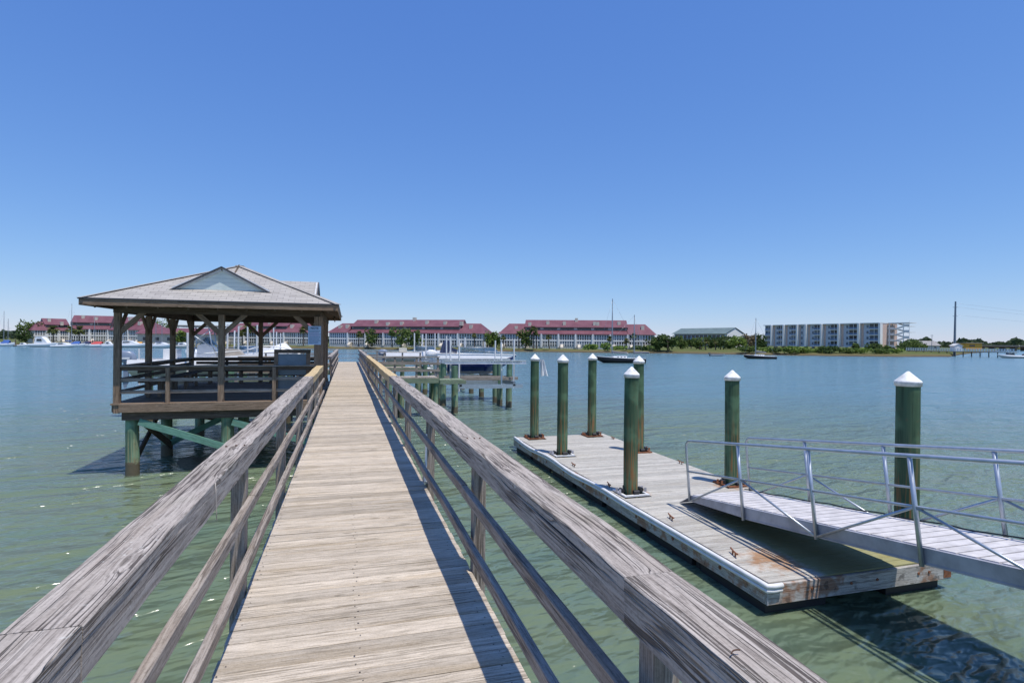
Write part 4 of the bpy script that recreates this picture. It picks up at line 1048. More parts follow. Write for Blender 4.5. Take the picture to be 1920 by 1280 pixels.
# ------------------------------------------------------------------ sailboats in the channel
def sailboat(u0, u1, D, masts, label, rz, hullm='blackhull', zs=.75, cabin=True, boomz=None, name='sailboat', cover='sail', bowleft=True):
    c = at((u0+u1)/2, D, 0); L = (u1-u0)*D/FPX
    o = empty(name, c, -YAW+rz+(math.pi if bowleft else 0), label, 'sailboat')
    mb = MB(); rg = hullmesh(mb, L, L*.27, -.35, zs, .35); mb.build('hull', [hullm, hullm], o, True)
    one(lambda m: deckmesh(m, rg, .02), 'deck', 'gel', o, True)
    one(lambda m: [m.path([(r[3].x, s*r[3].y, r[3].z+.03) for r in rg], .035, 5) for s in (-1,1)], 'rub_rail', 'gel', o, True)
    if cabin:
        cb = one(lambda m: m.prism([(-L*.12,-L*.075,zs+.02),(L*.18,-L*.06,zs+.08),(L*.15,-L*.06,zs+.42),(-L*.12,-L*.07,zs+.48)], (0,L*.14,0)), 'cabin', 'gel', o, True)
        one(lambda m: [m.box((-L*.07+k_*L*.07, s*(L*.077), zs+.27), (L*.035,.02,.12)) for k_ in range(3) for s in (-1,1)], 'porthole', 'glassd', cb, True)
    for (um, ytop) in masts:
        lx = (um-(u0+u1)/2)*D/FPX*(-1 if bowleft else 1); zt = zat(um, ytop, D)
        ms = one(lambda m: m.tube((lx,0,zs), (lx,0,zt), .10, .06, 8), 'mast', 'steel', o, True)
        bl = -L*.33
        if zt > 7:
            one(lambda m: m.tube((lx,0,zs+1.0), (lx+bl,0,zs+.9), .06, None, 6), 'boom', 'steel', ms, True)
            one(lambda m: m.tube((lx+.02,0,zs+1.12), (lx+bl*.95,0,zs+1.0), .20, .13, 8, 6, .05), 'furled_sail', cover, ms, True)
            one(lambda m: (m.path([(lx,0,zt-.1),(L/2-.1,0,zs+.35)], .014, 4), m.path([(lx,0,zt-.1),(-L/2+.1,0,zs+.1)], .014, 4), m.path([(lx,0,zt-.1),(lx,L*.12,zs)], .012, 4), m.path([(lx,0,zt-.1),(lx,-L*.12,zs)], .012, 4)), 'stay', 'steel', ms, True)
            one(lambda m: m.beam((lx,-.7,zs+(zt-zs)*.55), (lx,.7,zs+(zt-zs)*.55), .04, .03), 'spreader', 'steel', ms, True)
    return o
sb = sailboat(1117, 1209, 96, [(1147,560),(1189.5,590)], 'black two masted sailboat moored behind the white capped piles', R(6))
sailboat(1396, 1453, 131, [(1417,596)], 'small black sailboat with one mast moored before the condominium', R(-8), zs=.55)
sk = empty('skiff', at(1345,156,0), -YAW, 'small low skiff afloat between the two moored sailboats', 'boat')
mb = MB(); rg = hullmesh(mb, 4.2, 1.5, -.1, .45, .15); mb.build('hull', ['steel','offwhite'], sk, True)
outboard(sk, -2.2, .5, 'black', .9)
one(lambda m: [m.box((x,0,.42), (.3,1.2,.06)) for x in (-1,.2)], 'bench_seat', 'offwhite', sk, True)

# ------------------------------------------------------------------ buildings on the far shore
def frame_pts(u0, D0, u1, D1):
    a, b = at(u0, D0, 0), at(u1, D1, 0); a.z = b.z = 0; d = b-a
    return a, d.length, math.atan2(d.y, d.x)
GZ = 1.3
def rowhouse(u0, u1, D0, D1, wl, wr, bays, label, chim, zr=None, wallm='wallgray', endwin=True, zscale=1.0):
    """wl, wr: widths (fraction) of the lower wings; bays in main part"""
    a, L, rz = frame_pts(u0, D0, u1, D1)
    o = empty('row_house', (a.x,a.y,0), rz, label, 'row house', 'red roofed row houses on the far shore')
    q = lambda z: GZ+(z-GZ)*zscale
    xl, xr = L*wl, L*(1-wr); ze = q(6.5); dp = 12
    one(lambda m: m.prism([(0,0,GZ-.6),(L,0,GZ-.6),(L,0,ze),(0,0,ze)], (0,dp,0)), 'wall', wallm, o, True)
    one(lambda m: m.prism([(xl,3,ze),(xr,3,ze),(xr,3,q(9.0)),(xl,3,q(9.0))], (0,7,0)), 'upper_wall', wallm, o, True)
    # roofs
    def g(m, pts, ud=(1,0,0)): m.plane_g(pts, ud)
    def low(m):
        m.plane_g([(xl,-.5,ze-.15),(xr,-.5,ze-.15),(xr,3.0,q(7.9)),(xl,3.0,q(7.9))], (1,0,0))
        m.prism([(xl,-.5,ze-.16),(xr,-.5,ze-.16),(xr,-.5,ze-.34),(xl,-.5,ze-.34)], (0,.1,0))
    one(low, 'porch_roof', 'redroof', o, True)
    def up(m):
        zt, z0 = q(11.7), q(8.95)
        m.plane_g([(xl-.2,2.2,z0),(xr+.2,2.2,z0),(xr+.2,7.6,zt),(xl-.2,7.6,zt)], (1,0,0)); m.plane_g([(xr+.2,dp+1,q(7.6)),(xl-.2,dp+1,q(7.6)),(xl-.2,7.6,zt),(xr+.2,7.6,zt)], (1,0,0))
        for x in (xl-.2, xr+.2): m.poly([(x,2.2,z0),(x,7.6,zt),(x,dp+1,q(7.6)),(x,2.2,q(7.6))])
        m.prism([(xl-.2,2.2,z0),(xr+.2,2.2,z0),(xr+.2,2.2,z0-.18),(xl-.2,2.2,z0-.18)], (0,.08,0))
    ur = one(up, 'roof', 'redroof', o, True)
    def wing(x0, x1, left):
        zt = q(10.2); inn, outx = (x1, x0) if left else (x0, x1); s = -1 if left else 1
        ro = outx-s*2.6
        def f(m):
            A, B_, C_, D_ = (inn,-.5,ze-.15), (outx+s*.8,-.5,ze-.2), (outx+s*.8,dp+.8,ze-.2), (inn,dp+.8,ze-.15)
            P, Q = (inn,5.5,zt), (ro,5.5,zt)
            def face(pts, ud): m.plane_g(pts if s > 0 else list(reversed(pts)), ud)
            face([A,B_,Q,P], (1,0,0)); face([B_,C_,Q], (0,1,0)); face([C_,D_,P,Q], (1,0,0))
        one(f, 'wing_roof', 'redroof', o, True)
    if wl > 0: wing(0, xl, True)
    if wr > 0: wing(xr, L, False)
    # windows
    bw_ = (xr-xl)/bays
    cells = [(xl+bw_*i, xl+bw_*(i+1)) for i in range(bays)]
    nwl = max(1, round(xl/bw_)) if wl else 0; nwr = max(1, round((L-xr)/bw_)) if wr else 0
    cells += [(xl/nwl*i, xl/nwl*(i+1)) for i in range(nwl)]
    cells += [(xr+(L-xr)/nwr*i, xr+(L-xr)/nwr*(i+1)) for i in range(nwr)]
    for (x0, x1) in cells:
        for (z0, z1) in ((q(1.95),q(3.75)), (q(4.3),q(6.1))):
            wn = one(lambda m: m.box(((x0+x1)/2,-.04,(z0+z1)/2), (x1-x0-1.0,.08,z1-z0)), 'porch_window', random.choice(['glassd','glassd','glassb','blind']), o, True)
            def mul(m):
                n = max(3, int((x1-x0)/1.0))
                for k_ in range(n+1):
                    xx = x0+.5+(x1-x0-1.0)*k_/n; m.box((xx,-.12,(z0+z1)/2), (.24,.10,z1-z0))
                m.box(((x0+x1)/2,-.12,z0+.75), (x1-x0-1.0,.08,.12))
            one(mul, 'mullions', 'wallwhite', wn, True)
        one(lambda m: m.box(((x0+x1)/2,-.12,q(4.02)), (x1-x0,.2,.50)), 'balcony_band', 'wallwhite', o, True)
        if random.random() < .7:
            xx = x0+.8
            one(lambda m: m.prism([(xx,-2.2,GZ-.5),(xx,-.2,GZ-.5),(xx,-.2,q(2.6)),(xx,-.9,q(2.6)),(xx,-2.2,q(1.6))], (1.0,0,0)), 'front_steps', 'wallbeige', o, True)
    for i in range(bays+1):
        xx = xl+bw_*i
        one(lambda m: m.box((xx,-.25,(GZ+ze)/2), (.5,.55,ze-GZ-.3)), 'party_wall', 'wallwhite', o, True)
    for i in range(bays):
        one(lambda m: m.box((xl+bw_*(i+.5),2.95,q(8.4)), (bw_-1.2,.1,.75)), 'clerestory_window', 'glassd', o, True)
    for (t, z) in chim:
        xx = t*L; yy = 2.2+(z-8.9)*1.95 if xl < xx < xr else 3.0
        cz = q(z)+.2
        ch = one(lambda m: m.box((xx,yy,cz), (1.1,1.5,1.6)), 'roof_vent', 'wallbeige', o, True)
    if endwin:
        one(lambda m: m.box((L-1.6,-.05,q(5.2)), (1.2,.08,.8)), 'end_window', 'glassd', o, True)
    return o
rowhouse(617, 906, 222, 207, .13, .155, 6, 'middle red roofed row house facing the boardwalk end', [(.05,8.3),(.10,8.6),(.28,10.4),(.37,9.6),(.46,9.8),(.52,11.6),(.62,10.2),(.74,10.0),(.85,9.9),(.91,8.6)])
rowhouse(938, 1227, 205, 199, .16, .17, 6, 'right red roofed row house behind the black sailboat', [(.10,8.2),(.19,9.6),(.31,10.2),(.42,10.0),(.50,11.4),(.62,10.0),(.64,9.9),(.78,10.2),(.93,8.6)])
rowhouse(424, 580, 232, 226, .22, .30, 3, 'red roofed row house seen through the pavilion, left of the boardwalk', [(.12,8.2),(.45,10.2),(.75,8.6)])
# left complex: three stepped blocks
rowhouse(62, 132, 236, 246, .35, .0, 2, 'leftmost red roofed row house beside the big dark tree', [(.5,10.5),(.8,9.2)], endwin=False, wallm='wallbeige')
rowhouse(130, 205, 238, 244, .0, .0, 2, 'stepped red roofed row house behind the marina masts', [(.25,10.8),(.6,10.2)], endwin=False, wallm='wallbeige', zscale=1.14)
rowhouse(203, 272, 236, 232, .0, .45, 2, 'red roofed row house seen through the left pavilion bay', [(.3,10.5),(.7,8.8)], endwin=False, wallm='wallbeige', zscale=1.08)
mz = empty('marina_office', at(300,222,0), -YAW, 'beige low marina building with a red roof seen through the pavilion', 'building')
mz.location.z = 0
one(lambda m: m.prism([(-9,0,GZ-.5),(22,0,GZ-.5),(22,0,5.3),(-9,0,5.3)], (0,10,0)), 'wall', 'wallbeige', mz, True)
one(lambda m: (m.plane_g([(-9.6,-.8,5.2),(22.6,-.8,5.2),(22.6,5,7.6),(-9.6,5,7.6)], (1,0,0)), m.plane_g([(22.6,10.8,5.2),(-9.6,10.8,5.2),(-9.6,5,7.6),(22.6,5,7.6)], (1,0,0)), m.poly([(22.6,-.8,5.2),(22.6,10.8,5.2),(22.6,5,7.6)]), m.poly([(-9.6,10.8,5.2),(-9.6,-.8,5.2),(-9.6,5,7.6)])), 'roof', 'redroof', mz, True)
for i in range(6):
    one(lambda m: m.box((-6+i*4.8,-.04,3.2), (1.6,.08,1.3)), 'window', 'glassd', mz, True)

# green roofed building
a, L, rz = frame_pts(1264, 330, 1362, 300)
gb = empty('green_roofed_building', (a.x,a.y,0), rz, 'long building with green roof and white gable end above the trees', 'building')
one(lambda m: m.prism([(0,0,0),(L,0,0),(L,0,8.9),(0,0,8.9)], (0,14,0)), 'wall', 'wallblue', gb, True)
one(lambda m: (m.plane_g([(-1,-1.5,8.8),(L+.6,-1.5,8.8),(L+.6,7,12.2),(-1,7,12.2)], (1,0,0)), m.plane_g([(L+.6,15.5,8.8),(-1,15.5,8.8),(-1,7,12.2),(L+.6,7,12.2)], (1,0,0)), m.poly([(-1,15.5,8.8),(-1,-1.5,8.8),(-1,7,12.2)])), 'roof', 'groof', gb, True)
one(lambda m: m.prism([(L+.02,0,0),(L+.02,14,0),(L+.02,14,8.8),(L+.02,7,11.8),(L+.02,0,8.8)], (.25,0,0)), 'gable_wall', 'wallwhite', gb, True)
for i in range(12):
    for z in (3.9, 7.2):
        one(lambda m: m.box((1.5+i*(L-2)/12+1,-.05,z), ((L-2)/12-.7,.1,1.9)), 'porch_window', 'glassd', gb, True)
one(lambda m: [m.box((L/2,-.5,z), (L,1.0,.25)) for z in (2.4,5.7)], 'balcony_band', 'wallwhite', gb, True)
gb2 = empty('white_annex', at(1388,325,0), -YAW, 'small white annex with dark roof right of the green roofed building', 'building')
one(lambda m: m.prism([(-3,0,0),(6,0,0),(6,0,7.6),(-3,0,8.6)], (0,8,0)), 'wall', 'wallwhite', gb2, True)
one(lambda m: m.prism([(-3.8,-.5,8.7),(7.2,-.5,7.6),(7.2,-.5,7.85),(-3.8,-.5,8.95)], (0,9,0)), 'roof', 'groof', gb2, True)
one(lambda m: m.box((0,-.04,6.2), (1.2,.08,1.2)), 'window', 'glassd', gb2, True)

# condominium
a, L, rz = frame_pts(1431, 300, 1650, 250)
cd = empty('condominium', (a.x,a.y,0), rz, 'white four storey condominium block with blue grey balconies and outdoor stairs', 'condominium')
zg, zt = 2.6, 13.2; fh = (zt-zg)/4; dpt = 13
one(lambda m: m.prism([(0,1.5,zg),(L,1.5,zg),(L,1.5,zt),(0,1.5,zt)], (0,dpt,0)), 'wall', 'wallblue', cd, True)
one(lambda m: m.prism([(-.3,.3,zt),(L+.3,.3,zt),(L+.3,.3,zt+.35),(-.3,.3,zt+.35)], (0,dpt+1.5,0)), 'roof', 'wallwhite', cd, True)
one(lambda m: [m.box((x,3+yy,1.6), (.6,.6,2.4)) for x in [i*L/14+.5 for i in range(15)] for yy in (0,8)], 'stilt', 'wallgray', cd, True)
one(lambda m: m.prism([(0,1.4,zg-.25),(L,1.4,zg-.25),(L,1.4,zg),(0,1.4,zg)], (0,dpt,0)), 'base_slab', 'wallwhite', cd, True)
fins = [x/1460*L for x in (118, 292, 478, 592, 790, 1000, 1228, 1455)]
prev = 0
for i, fx in enumerate(fins):
    one(lambda m: m.box((fx,.55,(zg+zt)/2), (.9,2.1,zt-zg+.2)), 'fin_wall', 'wallwhite', cd, True)
    x0, x1 = prev+.5, fx-.5; w_ = x1-x0
    small = i == 3
    if i > 0: one(lambda m: m.box((x0+w_*.06,1.42,(zg+zt)/2), (w_*.12,.12,zt-zg)), 'peach_panel', 'wallpink', cd, True)
    bx0, bx1 = (x0, x1) if i == 0 else ((x0+w_*.46, x1) if not small else (x0+w_*.5, x1))
    for f in range(4):
        z0 = zg+fh*f
        if not small:
            bal = one(lambda m: m.box(((bx0+bx1)/2,1.40,z0+fh*.5), (bx1-bx0,.16,fh-.55)), 'balcony_opening', random.choice(['glassd','glassd','glassb']), cd, True)
            one(lambda m: m.box(((bx0+bx1)/2,.72,z0+.70), (bx1-bx0,.08,.65)), 'balustrade', 'railbluegray', bal, True)
            one(lambda m: m.box(((bx0+bx1)/2,.95,z0+.10), (bx1-bx0+.3,1.0,.30)), 'balcony_slab', 'wallwhite', bal, True)
            one(lambda m: m.box(((bx0+bx1)/2,.72,z0+fh*.5), (.14,.10,fh-.3)), 'balcony_post', 'wallwhite', bal, True)
        if i > 0:
            one(lambda m: m.box((x0+w_*.33,1.42,z0+fh*.52), (.75,.12,1.2)), 'window', 'glassb', cd, True)
    prev = fx
one(lambda m: m.prism([(L+.01,1.5,zg-.6),(L+.01,dpt+1.5,zg-.6),(L+.01,dpt+1.5,zt-.02),(L+.01,1.5,zt-.02)], (.2,0,0)), 'end_wall', 'wallpink', cd, True)
def stair(m):
    x0, x1 = L+1.5, L+8.0
    m.box((L+4.8,9.0,zt+.2), (8.6,7,.25))
    for f in range(4):
        z = zg+fh*f
        m.box((L+1.6,9,z), (2.6,6,.22)); m.box((L+7.6,9,z+fh*.5), (2.4,6,.22))
        m.beam((L+2.6,6.6,z), (L+6.6,6.6,z+fh*.5), .9, .5); m.beam((L+6.6,10.6,z+fh*.5), (L+2.6,10.6,z+fh), .9, .5)
        m.box((L+8.9,6.05,z+fh*.5+.9), (.15,.15,fh)); m.box((L+7.6,6.02,z+fh*.5+.55), (2.4,.1,.8)); m.box((L+1.6,6.02,z+.55), (2.6,.1,.8))
    m.box((L+.9,6.0,(zg+zt)/2-1), (.5,.3,zt-zg+2)); m.box((L+6.6,6.0,(zg+zt)/2-1), (.3,.3,zt-zg+2))
one(stair, 'outdoor_stairs', 'wallwhite', cd, True)
for f in range(4):
    one(lambda m: m.box((L+.24,10.0,zg+fh*(f+.55)), (.08,1.0,1.9)), 'door', 'glassd', cd, True)

# right shore: small house, poles, orange building, pier
hs = empty('small_house', at(1746,300,0), -YAW, 'small white house with grey roof beside the short utility pole', 'house')
one(lambda m: m.prism([(-4.5,0,0),(4.5,0,0),(4.5,0,3.6),(-4.5,0,3.6)], (0,7,0)), 'wall', 'wallgray', hs, True)
one(lambda m: (m.plane_g([(-5,-.6,3.5),(5,-.6,3.5),(4,3.5,6.0),(-4,3.5,6.0)], (1,0,0)), m.plane_g([(5,7.6,3.5),(-5,7.6,3.5),(-4,3.5,6.0),(4,3.5,6.0)], (1,0,0)), m.poly([(5,-.6,3.5),(5,7.6,3.5),(4,3.5,6)]), m.poly([(-5,7.6,3.5),(-5,-.6,3.5),(-4,3.5,6)])), 'roof', 'grayroof', hs, True)
for x_ in (-2.5,2.2): one(lambda m: m.box((x_,-.04,2.4), (1.1,.08,1.1)), 'window', 'glassd', hs, True)
for (u, D, yt, r, lab) in ((1789.5,190,565,.42,'tall blue grey utility pole standing in the water at the pier'),(1746.5,290,627,.16,'short utility pole beside the small grey roofed house')):
    c = at(u, D, 0); zt_ = zat(u, yt, D)
    o = empty('utility_pole', c, 0, lab, 'utility pole')
    one(lambda m: m.tube((c.x,c.y,-1), (c.x+.3,c.y,zt_), r, r*.55, 12, 4), 'shaft', 'utility', o)
    one(lambda m: [m.beam((c.x-.9,c.y,z), (c.x+1.2,c.y,z), .12, .12) for z in ((zt_-2.0, zt_-5) if r > .3 else (zt_-.5,))], 'crossarm', 'utility', o)
def wires(m):
    for u0z, dz in ((zat(1790,568,190),0),(zat(1790,575,190),0),(zat(1790,590,190),0)):
        a, b = at(1790,190,u0z), at(2300,330,u0z-3)
        m.path([a.lerp(b, t)+Vector((0,0,-3.0*4*t*(1-t)*.4)) for t in [i/16 for i in range(17)]], .02, 4)
tag(one(wires, 'power_lines', 'steel'), 'thin power lines running right from the tall utility pole', 'power lines')
ob = empty('orange_building', at(1826,330,0), -YAW+.15, 'bright orange flat roofed waterfront building on the right horizon', 'building')
one(lambda m: m.prism([(-5.6,0,0),(5.6,0,0),(5.6,0,5.1),(-5.6,0,5.1)], (0,8,0)), 'wall', 'orange', ob, True)
one(lambda m: m.box((0,3.8,5.2), (11.8,9,.25)), 'roof', 'tan', ob, True)
one(lambda m: m.box((-1.2,-.05,3.6), (3.6,.1,.9)), 'window', 'glassd', ob, True)
# white railed fishing pier
a, L, rz = frame_pts(1702, 196, 1905, 172)
wp = empty('fishing_pier', (a.x,a.y,0), rz, 'long low pier with white railing on dark piles at the right shore', 'pier')
one(lambda m: m.box((L/2,0,1.55), (L,2.4,.22)), 'decking', 'brown', wp, True)
one(lambda m: ([m.box((L/2,-1.15,z), (L,.06,.13)) for z in (1.85,2.2,2.6)], [m.box((i*.7,-1.15,2.1), (.22,.08,1.1)) for i in range(int(L/.7)+1)]), 'railing', 'wallwhite', wp, True)
for i in range(int(L/2.2)):
    one(lambda m: m.tube((i*2.2+.6,-.7,-1), (i*2.2+.6,-.7,1.45), .16, .14, 8), 'pile', 'black', wp, True)
hut = empty('pier_hut', at(1797,186,0), -YAW, 'small white hut with pale roof on the pier beside the tall pole', 'hut')
one(lambda m: m.prism([(-1.3,0,1.67),(1.3,0,1.67),(1.3,0,3.5),(0,0,4.1),(-1.3,0,3.5)], (0,2,0)), 'wall', 'wallwhite', hut, True)
one(lambda m: [m.beam((s*1.6,1,3.42), (0,1,4.2), 2.4, .07) for s in (-1,1)], 'roof', 'offwhite', hut, True)
brd = empty('bridge', at(1960,420,0), -YAW, 'low dark causeway bridge on the right horizon', 'bridge')
one(lambda m: m.box((0,0,3.1), (130,7,.9)), 'deck', 'darkwood', brd, True)
for x_ in range(-64,65,8): one(lambda m: m.box((x_,0,1.4), (1.2,5,3)), 'pier', 'brown', brd, True)
one(lambda m: m.box((0,-3.6,3.9), (130,.1,.35)), 'parapet', 'tan', brd, True)
mb_ = empty('motor_boat', at(1894,166,0), -YAW+math.pi, 'white motor boat moored at the right end of the white railed pier', 'boat')
m1 = MB(); rg = hullmesh(m1, 7.5, 2.4, -.2, .8, .35); m1.build('hull', ['gel','offwhite'], mb_, True)
one(lambda m: deckmesh(m, rg, 0), 'deck', 'offwhite', mb_, True); windshield(mb_, -.8, .9, .85, .8, .6, 'glassd'); outboard(mb_, -3.9, .8, 'black')

# ------------------------------------------------------------------ marina on the left
mc = empty('marina_pontoon', at(150,205,0), -YAW-.05, 'long dark marina pontoon with boats moored along the left shore', 'pontoon')
one(lambda m: m.box((20,2,.35), (100,2.2,.25)), 'decking', 'tan', mc, True)
one(lambda m: m.box((20,2,.10), (99,2.0,.24)), 'float', 'black', mc, True)
for k_ in range(14):
    one(lambda m: m.tube((-28+k_*7.5,3.3,-1), (-28+k_*7.5,3.3,2.6), .16, None, 8), 'pile', 'bark', mc, True)
def moto(u, D, Lp, label, cabin=1.6, hullm='gel', cover=None, bowleft=False, name='motor_boat', zs=1.0, fly=False):
    o = empty(name, at(u,D,0), -YAW+(math.pi if bowleft else 0)+random.uniform(-.15,.15), label, 'boat')
    L = Lp*D/FPX; m1 = MB(); rg = hullmesh(m1, L, L*.3, -.3, zs, .45); m1.build('hull', [hullm, hullm], o, True)
    one(lambda m: deckmesh(m, rg, 0), 'deck', 'offwhite', o, True)
    if cabin:
        cb = one(lambda m: m.prism([(-L*.30,-L*.11,zs),(L*.22,-L*.09,zs+.1),(L*.10,-L*.09,zs+cabin*.65),(-L*.02,-L*.10,zs+cabin),(-L*.24,-L*.10,zs+cabin)], (0,L*.2,0)), 'cabin', 'gel', o, True)
        one(lambda m: [m.prism([(-L*.2,s*L*.112-.02,zs+cabin*.38),(L*.02,s*L*.112-.02,zs+cabin*.38),(-L*.02,s*L*.112-.02,zs+cabin*.68),(-L*.18,s*L*.112-.02,zs+cabin*.68)], (0,.04,0)) for s in (-1,1)], 'cabin_window', 'glassd', cb, True)
    if cover:
        def cv(m):
            vs = []
            for a in (-.42,-.2,0,.18):
                for t in (-1,-.5,0,.5,1): vs.append((L*a, t*L*.13, zs+.05+1.0*(1-abs(t)**2)*(1 if abs(a) < .3 else .5)))
            m.add(vs, [(i*5+j, (i+1)*5+j, (i+1)*5+j+1, i*5+j+1) for i in range(3) for j in range(4)], None, True)
        one(cv, 'cover', cover, o, True)
    return o
moto(82, 197, 48, 'white cabin cruiser with rounded cabin, biggest boat at the left marina', 2.4, zs=1.2)
moto(122, 190, 50, 'long low white speedboat just right of the big cabin cruiser', .8, zs=.8)
moto(14, 203, 26, 'white boat under a blue cover at the left edge of the marina', 0, cover='bluecan', zs=1.0)
moto(45, 206, 22, 'small white open boat between blue covered boat and cabin cruiser', .7, zs=.6)
moto(146, 203, 26, 'white boat under blue canvas right of the low speedboat', 0, cover='bluecan')
moto(165, 206, 24, 'boat under dark navy cover behind the marina masts', 0, cover='navy')
moto(186, 203, 30, 'white boat with a red cover left of the pavilion', 0, cover='redcan')
moto(205, 196, 24, 'white cruiser just left of the pavilion corner post', 1.2)
moto(246, 200, 60, 'long white yacht seen through the left pavilion bay', 1.2, zs=1.3)
moto(305, 200, 46, 'white sailing hull seen through the second pavilion bay', .8, zs=1.2)
moto(262, 206, 26, 'boat with an orange cover seen through the left pavilion bay', 0, cover='orange')
moto(345, 203, 34, 'grey hulled boat seen through the third pavilion bay', 1.0, hullm='wallgray')
def marina_sail(u, D, yt, Lp, label, cover='bluecan'):
    return sailboat(u-Lp/2, u+Lp/2, D, [(u,yt)], label, random.uniform(-.2,.2), hullm='gel', zs=1.0, cover=cover, bowleft=random.random() < .5)
marina_sail(7, 212, 583, 34, 'white sailboat with pale mast at the left edge of the photo')
marina_sail(15, 216, 597, 30, 'sailboat with a shorter mast beside the leftmost one')
marina_sail(134, 208, 569, 36, 'sailboat with the tallest dark mast in front of the left row house')
marina_sail(177, 210, 592, 34, 'sailboat with a white mast, second from the pavilion corner', 'redcan')
marina_sail(231, 212, 604, 30, 'sailboat with a short pale mast seen through the left pavilion bay')
marina_sail(292, 210, 586, 34, 'sailboat with the left one of twin masts seen through the pavilion', 'navy')
marina_sail(303.5, 208, 590, 34, 'sailboat with the right one of twin masts seen through the pavilion', 'navy')

# ------------------------------------------------------------------ vegetation
def crown(m, c, rx, ry, rz_, n, size, lobes):
    L = []
    for _ in range(lobes):
        a = random.uniform(0, 2*math.pi); rr = math.sqrt(random.random())*.68
        L.append((Vector((math.cos(a)*rr*rx, math.sin(a)*rr*ry, random.uniform(-.80,.62)*rz_*(1-.45*rr))), random.uniform(.30,.50)))
    for _ in range(n):
        lc, lr = random.choice(L)
        v = Vector((random.gauss(0,1), random.gauss(0,1), random.gauss(0,1))).normalized()*random.uniform(.55,1.05)
        p = Vector(c)+lc+Vector((v.x*rx*lr, v.y*ry*lr, v.z*rz_*lr))
        s = size*random.uniform(.6,1.3)
        a = Vector((random.gauss(0,1), random.gauss(0,1), random.gauss(0,.7))).normalized(); b = a.cross(Vector((random.gauss(0,1), random.gauss(0,1), random.gauss(0,1)))).normalized()
        m.add([p+a*s*.6, p+b*s*.45, p-a*s*.6, p-b*s*.45], [(0,1,2,3)])
def tree(u, D, yt, wpx, mat, label, name='oak_tree', group='trees on the far shore', trunkf=.3, n=None):
    c = at(u, D, 0); g = GZ-.3; c.z = g; zt = zat(u, yt, D); H = max(1.5, zt-g); w_ = wpx*D/FPX/2
    o = empty(name, c, 0, label, 'tree' if name.endswith('tree') else 'shrub', group)
    cz = g+H*(.5+trunkf/2); rz_ = H*(1-trunkf)/2*1.12
    if name.endswith('tree'):
        def tk(m):
            m.tube(c, c+Vector((random.uniform(-.3,.3),0,H*.6)), .28, .12, 7, 3)
            for k_ in range(4):
                a = k_*1.6+random.random(); m.tube(c+Vector((0,0,H*(.25+.08*k_))), c+Vector((math.cos(a)*w_*.6, math.sin(a)*w_*.6, H*(.6+.06*k_))), .13, .05, 5)
        one(tk, 'trunk', 'bark', o)
    one(lambda m: crown(m, (c.x,c.y,cz), w_, max(w_*.8,1.2), rz_, n or int(min(1100, 220+w_*H*22)), .62 if w_ > 2 else .45, 14), 'crown', mat, o)
    return o
def palm(u, D, yt, label, wpx=20):
    c = at(u, D, 0); g = GZ-.3; c.z = g; zt = zat(u, yt, D); H = max(3, zt-g-1.2); r = wpx*D/FPX/2
    o = empty('palm_tree', c, 0, label, 'palm tree', 'palms on the far shore')
    tp = c+Vector((random.uniform(-.4,.4),0,H))
    one(lambda m: m.tube(c, tp, .24, .17, 7, 4, .03), 'trunk', 'bark', o)
    def fr(m):
        for k_ in range(46):
            a = random.uniform(0, 2*math.pi); el = random.uniform(-.75,1.35); l = r*random.uniform(.75,1.1)
            d = Vector((math.cos(a)*math.cos(el), math.sin(a)*math.cos(el), math.sin(el))); s = Vector((-math.sin(a), math.cos(a), 0))
            p0 = tp; p1 = tp+d*l*.55; p2 = tp+d*l*.95+Vector((0,0,-l*.28))
            for q in range(3):
                off_ = s*(q-1)*.30*l
                m.add([p0, p1+s*(.13*l)+off_*.5, p2+off_, p1-s*(.13*l)+off_*.5], [(0,1,2,3)])
    one(fr, 'crown', 'palm', o)
    return o
